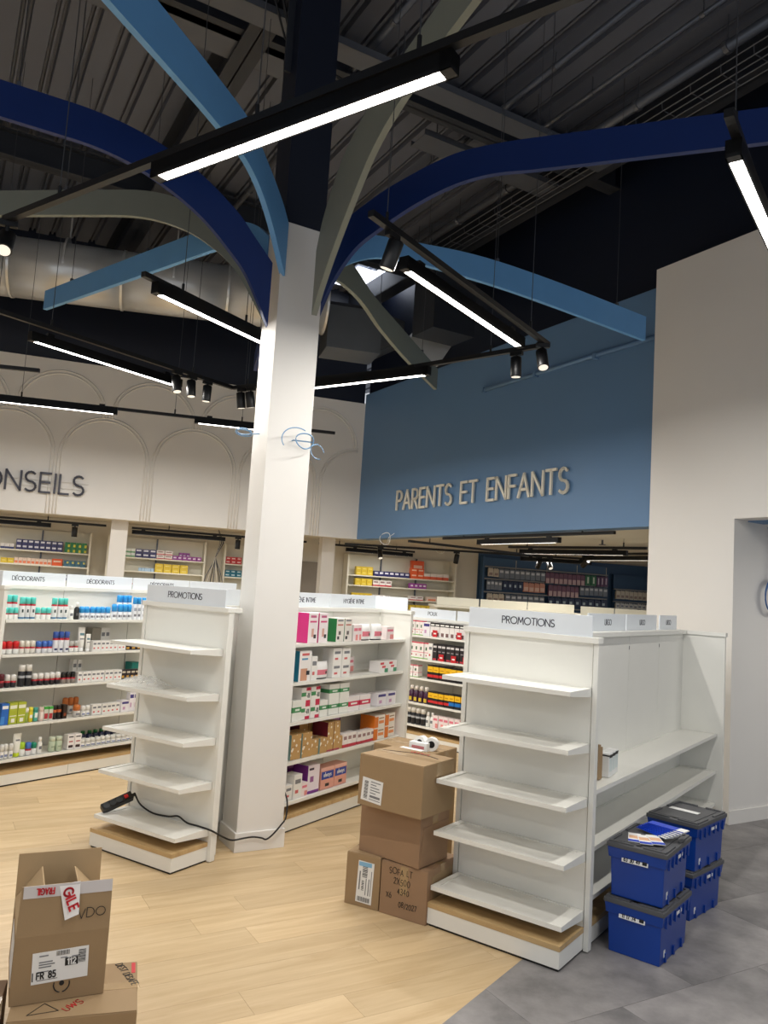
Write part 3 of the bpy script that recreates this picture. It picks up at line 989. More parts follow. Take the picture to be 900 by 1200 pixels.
# tracks over the baby department behind the blue wall
def zone(x0, y0, x1, y1, label, lampseg=None, z=2.40):
    track(label, [(x0, y0), (x1, y1)], z, [(x0 + (x1 - x0) * t, y0 + (y1 - y0) * t) for t in (0.15, 0.85)], 'tracks under the low ceiling', top=2.52)
    if lampseg:
        a, b = lampseg
        f = lambda t: (x0 + (x1 - x0) * t, y0 + (y1 - y0) * t)
        lamp(label.replace('track', 'linear lamp on the track'), f(a), f(b), z - 0.09, REAR_W, 'linear lamps under the low ceiling', LEDR, 0.055, 0.06)
zone(0.83, 10.63, 2.39, 8.05, 'track close behind the lower edge of the blue wall', (0.27, 0.72), 2.43)
zone(-0.62, 13.05, 3.52, 13.0, 'long track crossing in front of the orange boxes and hanging packs', (0.72, 0.98))
zone(0.38, 11.2, 2.5, 12.9, 'diagonal track ending at the long crossing track')
zone(1.8, 11.1, 3.26, 9.62, 'track sloping towards the tall white wall', (0.12, 0.85))
zone(2.9, 11.95, 3.9, 10.2, 'track at the right under the low ceiling', (0.15, 0.85))
for i, (x, y, tl) in enumerate(((-0.02, 13.05, -25), (2.62, 13.01, 35), (2.80, 13.01, -35), (3.05, 11.7, 60), (1.25, 13.03, 18))):
    spot(('black spotlight left of the yellow boxes', 'black spotlight of the crossed pair tilting left', 'black spotlight of the crossed pair tilting right',
          'black spotlight tilted almost flat at the right', 'black spotlight beside the white loop of cable')[i], x, y, 2.385, R(20), R(tl), 'spotlights under the low ceiling')
for i, s in enumerate((-4.25, -1.75)):
    x, y = rear_pt(s, 0.9)
    spot(('black spotlight left of the white post', 'black spotlight over the red boxes by the column')[i], x, y, 2.385, R(20), R(6), 'spotlights under the low ceiling')
sm = thing('smoke_detector', 'small sprinkler head on the low cream ceiling', 'sprinkler', (2.9, 10.3, 2.52))
MB().lathe([(0.015, -0.06), (0.015, 0)], 10).build('stem', PIPE, sm)
MB().lathe([(0.045, -0.066), (0.045, -0.058)], 14).build('deflector', PIPE, sm)

# ================================================================== GONDOLAS
def shelf_mb(w, d, lip=0.022, root=0.045, inset=0.035):
    """tray shelf: x 0..w, front at y = 0, back at y = d, top at z = 0"""
    mb = MB()
    mb.hexa([(0, 0, -lip), (w, 0, -lip), (w, d, -root), (0, d, -root), (0, 0, -0.004), (w, 0, -0.004), (w, d, -0.004), (0, d, -0.004)])
    i = inset
    for (x0, x1, y0, y1) in ((0, w, 0, i), (0, i, i, d), (w - i, w, i, d), (i, w - i, d - 0.012, d)):
        mb.box(x0, x1, y0, y1, -0.004, 0.0)
    return mb

def header(parent, x, y, z, w, text, h=0.11, th=0.008, face=-1, lh=0.036, along='x', mat=None):
    """upright board; along 'x' faces -y, along 'y' faces +x"""
    b = MB()
    if along == 'x':
        b.box(x, x + w, y, y + th, z, z + h)
    else:
        b.box(x - th, x, y, y + w, z, z + h)
    hb = b.build('header_board', mat or HEAD, parent, bevel=0.002)
    if text:
        t = text_mb(text, lh, lh * 0.125, -0.0012, 0.0, gap=lh * 0.16)
        o = t.build('lettering', LETTER, hb)
        if along == 'x':
            o.location = (x + w / 2, y, z + h / 2 - lh / 2)
        else:
            o.location = (x, y + w / 2, z + h / 2 - lh / 2)
            o.rotation_euler = (0, 0, R(90))
    return hb

HEAD = M('frosted_header_plastic', (224, 230, 236), 0.3, 0.02)
BAY = 0.70
SH5 = (1.275, 1.000, 0.735, 0.470, 0.195)

def plinth(parent, x0, x1, y0, y1, ztop=0.115, seams=()):
    MB().box(x0 + 0.01, x1 - 0.01, y0 + 0.01, y1, 0.0, 0.014).build('plinth_foot', BLACK, parent)
    MB().box(x0 + 0.002, x1 - 0.002, y0 + 0.002, y1, 0.012, ztop - 0.024).build('plinth_panel', WHITE, parent, bevel=0.001)
    MB().box(x0, x1, y0, y1, ztop - 0.024, ztop).build('plinth_top', OAK, parent, bevel=0.001)

def gondola(label, loc, ang, w, L, right_shelves, left_shelves, boards, H=1.5, lip_text='PROMOTIONS', r0=0.034):
    g = thing('gondola', label, 'shelving unit', (loc[0], loc[1], 0), ang)
    hd = 0.295
    # end unit
    MB().box(-w + 0.005, -0.004, 0, 0.028, 0.10, H).build('end_panel', WHITE, g, bevel=0.002)
    for x in (-w - 0.026, 0.0):
        MB().box(x, x + 0.026, -0.006, 0.036, 0.005, H).build('upright_post', WHITE, g, bevel=0.002)
    plinth(g, -w, 0, -hd, 0.0)
    sm = shelf_mb(w - 0.008, 0.275).mesh('end_shelf', WHITE)
    for z in SH5:
        link('shelf', sm, g, (-w + 0.004, -0.277, z))
    MB().box(-w - 0.03, 0.03, -0.02, 0.05, H, H + 0.03).build('cap', WHITE, g, bevel=0.002)
    header(g, -w + 0.0, -0.012, H + 0.03, w - 0.008, lip_text, lh=0.037)
    # spine
    n = max(1, round(L / BAY))
    bw = (L - 0.04) / n
    sp0, sp1 = -w + 0.272, -0.272
    MB().box(sp0 + 0.01, sp1 - 0.01, 0.028, L - 0.03, 0.02, H - 0.005).build('spine', WHITE, g)
    for i in range(n):
        y0 = 0.03 + i * bw
        for (x0, x1) in ((sp0, sp0 + 0.01), (sp1 - 0.01, sp1)):
            MB().box(x0, x1, y0 + 0.002, y0 + bw - 0.002, 0.1, H).build('back_panel', WHITE, g)
    for y in [0.03 + i * bw for i in range(1, n)]:
        for z in (1.42,):
            MB().box(sp1, sp1 + 0.002, y - 0.003, y + 0.003, z - 0.012, z + 0.012).build('slot', STEEL, g)
    # side shelves
    for side, zs in ((1, right_shelves), (-1, left_shelves)):
        for (z, dep, lipw) in zs:
            me = shelf_mb((L - 0.041 - r0) if side > 0 else (L - 0.075), dep, inset=lipw).mesh('side_shelf', WHITE)
            if side > 0:
                o = link('shelf', me, g, (-0.272 + dep, r0, z), R(90))
            else:
                o = link('shelf', me, g, (-w + 0.272 - dep, 0.034 + L - 0.075, z), R(-90))
    for (x0, x1, y0) in ((-w + 0.004, -w + 0.27, 0.04), (-0.27, 0.002, r0 + 0.006)):
        MB().box(x0, x1, y0, L - 0.04, 0.012, 0.091).build('side_plinth', WHITE, g)
        MB().box(x0, x1 + 0.002, y0, L - 0.04, 0.091, 0.115).build('side_plinth_top', OAK, g)
        MB().box(x0 + 0.008, x1 - 0.008, y0 + 0.01, L - 0.05, 0.0, 0.013).build('side_plinth_foot', BLACK, g)
    if r0 > 0.1:
        MB().box(-0.055, -0.04, 0.036, 0.115, 0.004, H).build('closing_panel', WHITE, g)
        MB().box(-0.27, 0.03, 0.05, 0.11, H, H + 0.03).build('cap', WHITE, g)
    # far end panel and caps
    MB().box(-w - 0.01, 0.045, L - 0.038, L, 0.005, H).build('side_panel', WHITE, g, bevel=0.002)
    MB().box(-w - 0.02, 0.052, L - 0.05, L + 0.012, H, H + 0.03).build('cap', WHITE, g, bevel=0.002)
    MB().box(sp0 - 0.03, sp1 + 0.03, 0.05, L - 0.05, H, H + 0.03).build('cap', WHITE, g, bevel=0.002)
    for (y0, y1, txt) in boards:
        header(g, -w / 2 + 0.05, y0, H + 0.03, y1 - y0, txt, along='y', lh=0.034)
    return g

RANG, RLOC, RWD, RLEN = -0.6303, (1.1126, 4.0311), 0.728, 2.70
LANG, LLOC, LWD, LLEN = -0.5599, (-0.9374, 4.9249), 0.721, 2.28
gond_r = gondola('white PROMOTIONS gondola standing beside the blue crates', RLOC, RANG, RWD, RLEN,
                 [(0.755, 0.27, 0.004), (0.475, 0.27, 0.03), (0.235, 0.27, 0.03)], [(z, 0.26, 0.02) for z in SH5],
                 [(0.72, 1.40, 'URGO'), (1.415, 2.09, 'URGO'), (2.17, 2.62, 'URGO')])
gond_l = gondola('white PROMOTIONS gondola standing against the column', LLOC, LANG, LWD, LLEN,
                 [(z, 0.272, 0.02) for z in (1.285, 1.017, 0.743, 0.475, 0.203)], [(z, 0.26, 0.02) for z in SH5],
                 [(0.13, 0.82, None), (0.83, 1.52, 'HYGIÈNE INTIME'), (1.53, 2.22, 'HYGIÈNE INTIME')], r0=0.56)
header(gond_l, -0.39, LLEN - 0.02, 1.53, 0.38, None)

def wall_gondola(label, loc, ang, x0, x1, H, shelves, boards, depth=0.30, bay=BAY, near_panel=True, hz=None, lh=0.034):
    """single-sided run seen from its front: x along the front, front plane y = 0, back y = depth"""
    g = thing('gondola', label, 'shelving unit', (loc[0], loc[1], 0), ang)
    n = max(1, round((x1 - x0) / bay))
    bw = (x1 - x0) / n
    for i in range(n):
        MB().box(x0 + i * bw + 0.003, x0 + (i + 1) * bw - 0.003, depth, depth + 0.02, 0.05, H).build('back_panel', WHITE, g)
        MB().box(x0 + i * bw + 0.002, x0 + (i + 1) * bw - 0.002, 0.002, depth, 0.012, 0.091).build('plinth_panel', WHITE, g)
        MB().box(x0 + i * bw, x0 + (i + 1) * bw, 0.0, depth, 0.091, 0.115).build('plinth_top', OAK, g)
    MB().box(x0 + 0.01, x1 - 0.01, 0.01, depth, 0, 0.013).build('plinth_foot', BLACK, g)
    MB().box(x0 + 0.01, x1 - 0.01, depth + 0.02, depth + 0.10, 0.02, H - 0.01).build('spine', STEEL, g)
    for i in range(n):
        MB().box(x0 + i * bw + 0.003, x0 + (i + 1) * bw - 0.003, depth + 0.10, depth + 0.12, 0.05, H).build('back_panel', WHITE, g)
    me = shelf_mb(x1 - x0 - 0.05, depth - 0.005, inset=0.018).mesh('side_shelf', WHITE)
    for z in shelves:
        link('shelf', me, g, (x0 + 0.025, 0, z))
    for x in (x0 - 0.03, x1):
        MB().box(x, x + 0.03, -0.03, depth + 0.12, 0.004, H).build('side_panel', WHITE, g, bevel=0.002)
        MB().box(x - 0.01, x + 0.04, -0.04, depth + 0.13, H, H + 0.03).build('cap', WHITE, g, bevel=0.002)
    MB().box(x0 + 0.012, x1 - 0.012, depth - 0.05, depth + 0.15, H, H + 0.03).build('cap', WHITE, g, bevel=0.002)
    for (a, b, txt) in boards:
        header(g, a, depth + 0.0, H + 0.03, b - a, txt, lh=lh)
    return g

DANG, DLOC = R(55.3), (-2.822, 6.228)
gond_d = wall_gondola('long white gondola filled with deodorants', DLOC, DANG, -0.12, 2.68, 1.52, (1.285, 1.015, 0.755, 0.468, 0.205),
                      [(-0.11, 0.585, 'DÉODORANTS'), (0.597, 1.285, 'DÉODORANTS'), (1.297, 1.99, 'DÉODORANTS'), (2.0, 2.66, None)])
header(gond_d, -0.142, 0.02, 1.55, 0.26, None, along='y')
MANG, MLOC = R(-42), (0.899, 8.665)
gond_m = wall_gondola('white gondola of black and yellow packs between the two PROMOTIONS gondolas', MLOC, MANG, -0.98, 1.2, 1.36, (1.2, 0.94, 0.725, 0.445, 0.2),
                      [(-0.95, -0.27, 'POUX'), (-0.25, 0.44, 'POUX'), (0.46, 1.14, 'POUX')], lh=0.04)
# plain gondolas seen only by their tops
def plain_gondola(label, loc, ang, L, boards):
    g = thing('gondola', label, 'shelving unit', (loc[0], loc[1], 0), ang)
    MB().box(0.0, L, 0, 0.04, 0.1, 1.5).build('back_panel', CREAM, g)
    MB().box(-0.02, L + 0.02, -0.32, 0.36, 0.0, 0.115).build('plinth_panel', CREAM, g)
    for x in (-0.02, L):
        MB().box(x, x + 0.03, -0.3, 0.34, 0.1, 1.5).build('side_panel', CREAM, g)
    for z in (1.2, 0.9, 0.6, 0.35):
        MB().box(0.01, L, -0.28, 0.0, z - 0.025, z).build('shelf', CREAM, g)
    MB().box(-0.04, L + 0.04, -0.33, 0.37, 1.5, 1.53).build('cap', CREAM, g, bevel=0.003)
    for (a, b) in boards:
        header(g, a, -0.05, 1.53, b - a, None, mat=CREAM)
    return g
plain_gondola('cream gondola in front of the hanging packs of the rear blue wall', (0.78, 11.0), R(3), 1.98, [(0.03, 0.62), (0.64, 1.3), (1.31, 1.97)])
plain_gondola('cream gondola in the rear zone near the tall white wall', (2.48, 9.75), R(-8), 1.6, [(0.02, 0.42), (0.43, 1.0), (1.01, 1.58)])

# ================================================================== PRODUCTS
# (shelf, kind, from, to, count, height, levels, back row) along each shelf run, metres
DEO_ITEMS = [
    (1, 'roll_teal', -0.099, 0.028, 3, 0.093, 1, 0),
    (1, 'can_teal', 0.004, 0.105, 2, 0.184, 1, 1),
    (1, 'can_teal', 0.028, 0.173, 3, 0.176, 1, 0),
    (1, 'roll_teal', 0.173, 0.309, 3, 0.097, 1, 0),
    (1, 'can_teal', 0.317, 0.466, 3, 0.176, 1, 0),
    (1, 'bottle_white', 0.474, 0.523, 1, 0.114, 1, 0),
    (1, 'bottle_black', 0.523, 0.572, 1, 0.144, 1, 0),
    (1, 'roll_sky', 0.572, 0.887, 6, 0.11, 1, 0),
    (1, 'roll_sky', 0.905, 1.115, 4, 0.137, 1, 0),
    (1, 'can_sky', 1.057, 1.226, 3, 0.21, 1, 1),
    (1, 'can_sky', 1.125, 1.258, 3, 0.201, 1, 0),
    (2, 'roll_red', -0.096, 0.065, 3, 0.099, 1, 0),
    (2, 'roll_cream', 0.065, 0.197, 3, 0.101, 1, 0),
    (2, 'roll_blue', 0.204, 0.355, 3, 0.096, 1, 0),
    (2, 'can_blue', 0.355, 0.505, 3, 0.168, 1, 0),
    (2, 'roll_grey', 0.505, 0.594, 2, 0.093, 1, 0),
    (2, 'tube_white', 0.594, 0.669, 1, 0.201, 1, 0),
    (2, 'tube_white', 0.669, 0.719, 1, 0.145, 1, 0),
    (2, 'box_white', 0.719, 1.072, 8, 0.089, 1, 0),
    (2, 'box_grey', 0.811, 0.907, 1, 0.187, 1, 1),
    (2, 'box_white', 0.907, 1.005, 2, 0.182, 1, 1),
    (2, 'box_gold', 1.072, 1.259, 3, 0.061, 1, 0),
    (3, 'roll_maroon', -0.073, -0.025, 1, 0.105, 1, 0),
    (3, 'roll_black', -0.025, 0.067, 2, 0.099, 1, 0),
    (3, 'can_black', 0.088, 0.204, 2, 0.168, 1, 0),
    (3, 'roll_black', 0.204, 0.463, 5, 0.096, 1, 0),
    (3, 'roll_dark', 0.463, 0.599, 3, 0.092, 1, 0),
    (3, 'box_white', 0.607, 1.055, 10, 0.088, 1, 0),
    (3, 'box_white', 0.654, 0.738, 2, 0.175, 1, 1),
    (3, 'box_gold', 1.055, 1.241, 4, 0.084, 1, 0),
    (3, 'box_teal', 1.276, 1.373, 1, 0.125, 1, 1),
    (4, 'box_blue', -0.04, 0.025, 1, 0.163, 1, 0),
    (4, 'box_lime', 0.025, 0.171, 2, 0.165, 1, 0),
    (4, 'can_lime', 0.16, 0.2, 1, 0.114, 1, 0),
    (4, 'can_yellow', 0.2, 0.244, 1, 0.114, 1, 0),
    (4, 'can_mint', 0.244, 0.289, 1, 0.108, 1, 0),
    (4, 'can_pink', 0.289, 0.334, 1, 0.109, 1, 0),
    (4, 'box_greenred', 0.334, 0.41, 2, 0.11, 1, 0),
    (4, 'can_blackorange', 0.41, 0.496, 2, 0.111, 1, 0),
    (4, 'box_dark', 0.496, 0.535, 1, 0.112, 1, 0),
    (4, 'roll_orange', 0.605, 0.762, 3, 0.137, 1, 1),
    (4, 'roll_orange', 0.615, 0.681, 1, 0.099, 1, 0),
    (4, 'roll_white', 0.681, 0.773, 2, 0.086, 1, 0),
    (4, 'box_white', 0.781, 1.07, 6, 0.088, 1, 0),
    (4, 'box_purplewhite', 1.07, 1.161, 1, 0.098, 1, 0),
    (4, 'box_purplewhite', 1.17, 1.264, 2, 0.16, 1, 0),
    (5, 'roll_white', -0.01, 0.101, 3, 0.111, 1, 0),
    (5, 'tube_lime', 0.101, 0.179, 1, 0.178, 1, 0),
    (5, 'roll_lime', 0.158, 0.208, 1, 0.106, 1, 0),
    (5, 'roll_blue', 0.208, 0.259, 1, 0.1, 1, 0),
    (5, 'roll_green', 0.259, 0.311, 1, 0.094, 1, 0),
    (5, 'bottle_white', 0.311, 0.356, 1, 0.129, 1, 0),
    (5, 'can_pale', 0.417, 0.533, 2, 0.117, 1, 0),
    (5, 'box_lips', 0.573, 0.702, 2, 0.12, 1, 0),
    (5, 'bottle_green', 0.809, 1.188, 6, 0.097, 1, 1),
    (5, 'roll_white', 0.702, 1.275, 11, 0.066, 1, 0),
]
INT_ITEMS = [
    (1, 'box_magenta', 0.885, 1.125, 2, 0.216, 1, 0),
    (1, 'box_greenside', 1.235, 1.454, 2, 0.175, 1, 0),
    (1, 'box_rose', 1.466, 1.6, 2, 0.127, 1, 0),
    (1, 'pouch_white', 1.6, 1.923, 2, 0.131, 1, 0),
    (1, 'box_rose', 1.963, 2.088, 1, 0.107, 1, 0),
    (2, 'box_tealside', 0.797, 0.947, 1, 0.215, 1, 0),
    (2, 'box_white', 0.947, 1.019, 1, 0.171, 1, 0),
    (2, 'pouch_white', 1.019, 1.2, 1, 0.125, 1, 0),
    (2, 'box_white', 1.222, 1.45, 2, 0.109, 2, 0),
    (2, 'box_rose', 1.642, 1.741, 1, 0.123, 1, 1),
    (2, 'box_triangle', 1.874, 2.176, 2, 0.092, 1, 0),
    (3, 'box_green', 0.762, 0.869, 1, 0.142, 1, 0),
    (3, 'box_green', 0.956, 1.151, 2, 0.124, 1, 1),
    (3, 'box_sale', 0.869, 1.093, 2, 0.112, 2, 0),
    (3, 'box_green', 1.093, 1.189, 1, 0.118, 1, 0),
    (3, 'box_green', 1.211, 1.471, 2, 0.112, 2, 0),
    (3, 'box_redwhite', 1.46, 1.777, 2, 0.113, 1, 0),
    (3, 'box_purplewhite', 1.894, 2.181, 2, 0.105, 1, 0),
    (4, 'box_kraft', 0.785, 1.021, 2, 0.172, 1, 0),
    (4, 'box_kraft', 1.021, 1.21, 2, 0.11, 1, 0),
    (4, 'box_maroon', 1.058, 1.29, 2, 0.212, 1, 1),
    (4, 'box_maroon', 1.21, 1.376, 2, 0.214, 1, 0),
    (4, 'box_purple', 1.412, 1.598, 1, 0.215, 1, 1),
    (4, 'box_kraft', 1.376, 1.468, 1, 0.096, 1, 0),
    (4, 'box_redbase', 1.422, 1.61, 3, 0.104, 1, 0),
    (4, 'box_redbase', 1.623, 1.887, 4, 0.094, 1, 0),
    (4, 'box_orange', 1.861, 2.199, 2, 0.097, 2, 0),
    (5, 'box_white', 0.751, 0.836, 1, 0.104, 1, 0),
    (5, 'box_white', 0.836, 0.933, 1, 0.164, 1, 0),
    (5, 'box_purple', 0.951, 1.101, 1, 0.205, 1, 1),
    (5, 'box_rose', 0.928, 1.003, 1, 0.095, 1, 0),
    (5, 'box_purpleside', 1.013, 1.157, 1, 0.199, 1, 0),
    (5, 'box_hygiene', 1.168, 1.512, 2, 0.157, 1, 0),
]
MID_ITEMS = [
    (1, 'box_leaf', -0.697, -0.52, 3, 0.165, 1, 0),
    (1, 'box_purplewhite', -0.52, -0.42, 1, 0.154, 1, 0),
    (1, 'box_charcoal', -0.42, 0.124, 8, 0.16, 1, 0),
    (2, 'box_leaf', -0.703, -0.426, 4, 0.183, 1, 0),
    (2, 'box_white', -0.426, -0.364, 1, 0.181, 1, 0),
    (2, 'box_black', -0.364, 0.129, 8, 0.186, 1, 0),
    (3, 'box_leaf', -0.711, -0.559, 2, 0.135, 1, 0),
    (3, 'box_yellowred', -0.422, -0.098, 4, 0.159, 1, 0),
    (3, 'box_yellowblue', -0.098, 0.132, 3, 0.156, 1, 0),
    (4, 'bottle_plum', -0.702, -0.402, 4, 0.181, 1, 0),
    (4, 'box_yellowred', -0.402, -0.103, 4, 0.149, 1, 0),
    (4, 'box_yellowblue', -0.103, 0.127, 3, 0.155, 1, 0),
    (5, 'can_black', -0.709, -0.433, 4, 0.18, 1, 0),
    (5, 'bottle_white', -0.42, -0.311, 2, 0.159, 1, 0),
    (5, 'box_rose', -0.311, 0.053, 5, 0.138, 1, 0),
    (5, 'box_leaf', 0.053, 0.121, 1, 0.135, 1, 0),
]
REAR_ITEMS = [
    (1, 'box_rednavy', -5.354, -5.156, 3, 0.082, 1, 0),
    (1, 'box_navywhite', -5.131, -4.434, 8, 0.083, 2, 0),
    (1, 'box_greenyellow', -4.408, -4.069, 4, 0.084, 2, 0),
    (2, 'box_yellow', -5.331, -5.134, 2, 0.081, 1, 0),
    (2, 'box_peach', -5.134, -4.58, 9, 0.096, 1, 0),
    (2, 'box_orangeplain', -4.58, -4.413, 1, 0.111, 1, 0),
    (2, 'box_bluegreen', -4.4, -4.061, 4, 0.098, 1, 0),
    (3, 'box_redbase', -5.099, -4.736, 5, 0.082, 1, 0),
    (3, 'box_navywhite', -4.404, -4.04, 4, 0.083, 1, 0),
    (1, 'box_greenwhite', -3.711, -3.603, 1, 0.071, 1, 0),
    (1, 'box_peach', -3.603, -3.509, 1, 0.085, 1, 0),
    (1, 'box_greenwhite', -3.509, -3.305, 3, 0.071, 2, 0),
    (1, 'box_navywhite', -3.305, -2.96, 3, 0.072, 2, 0),
    (1, 'box_redbase', -2.96, -2.694, 2, 0.072, 2, 0),
    (1, 'box_violet', -2.694, -2.209, 6, 0.073, 1, 0),
    (1, 'box_violet', -2.583, -2.397, 3, 0.133, 1, 1),
    (2, 'box_white', -3.664, -3.502, 1, 0.085, 1, 0),
    (2, 'box_skypale', -3.23, -2.982, 5, 0.057, 1, 0),
    (2, 'box_yellow', -2.968, -2.419, 4, 0.072, 2, 0),
    (3, 'box_lime', -3.656, -3.495, 2, 0.071, 1, 0),
    (3, 'box_redbase', -3.468, -3.237, 3, 0.071, 1, 0),
    (3, 'box_navywhite', -3.224, -2.948, 4, 0.071, 1, 0),
    (1, 'box_redplain', -1.8, -1.518, 3, 0.06, 2, 0),
    (2, 'box_tealplain', -1.797, -1.5, 3, 0.059, 2, 0),
    (4, 'box_yellow', 0.587, 0.92, 3, 0.079, 2, 0),
    (4, 'box_navywhite', 0.936, 1.651, 7, 0.096, 1, 0),
    (4, 'box_orangeplain', 1.669, 1.947, 2, 0.097, 2, 0),
    (4, 'box_orangeplain', 1.72, 1.984, 1, 0.341, 1, 1),
    (4, 'box_orangewhite', 1.947, 2.462, 4, 0.114, 1, 0),
    (5, 'box_yellow', 0.584, 0.915, 3, 0.063, 2, 0),
    (5, 'box_redbase', 0.932, 1.303, 3, 0.111, 1, 0),
    (5, 'box_violet', 1.663, 2.012, 4, 0.096, 1, 0),
    (6, 'box_yellow', 0.534, 0.93, 5, 0.078, 1, 0),
    (6, 'box_redbase', 0.947, 1.284, 3, 0.063, 1, 0),
    (6, 'box_redbase', 1.678, 1.956, 2, 0.08, 1, 0),
    (6, 'box_peach', 2.026, 2.237, 1, 0.081, 1, 0),
    (7, 'box_yellow', 1.689, 2.142, 4, 0.096, 1, 0),
]

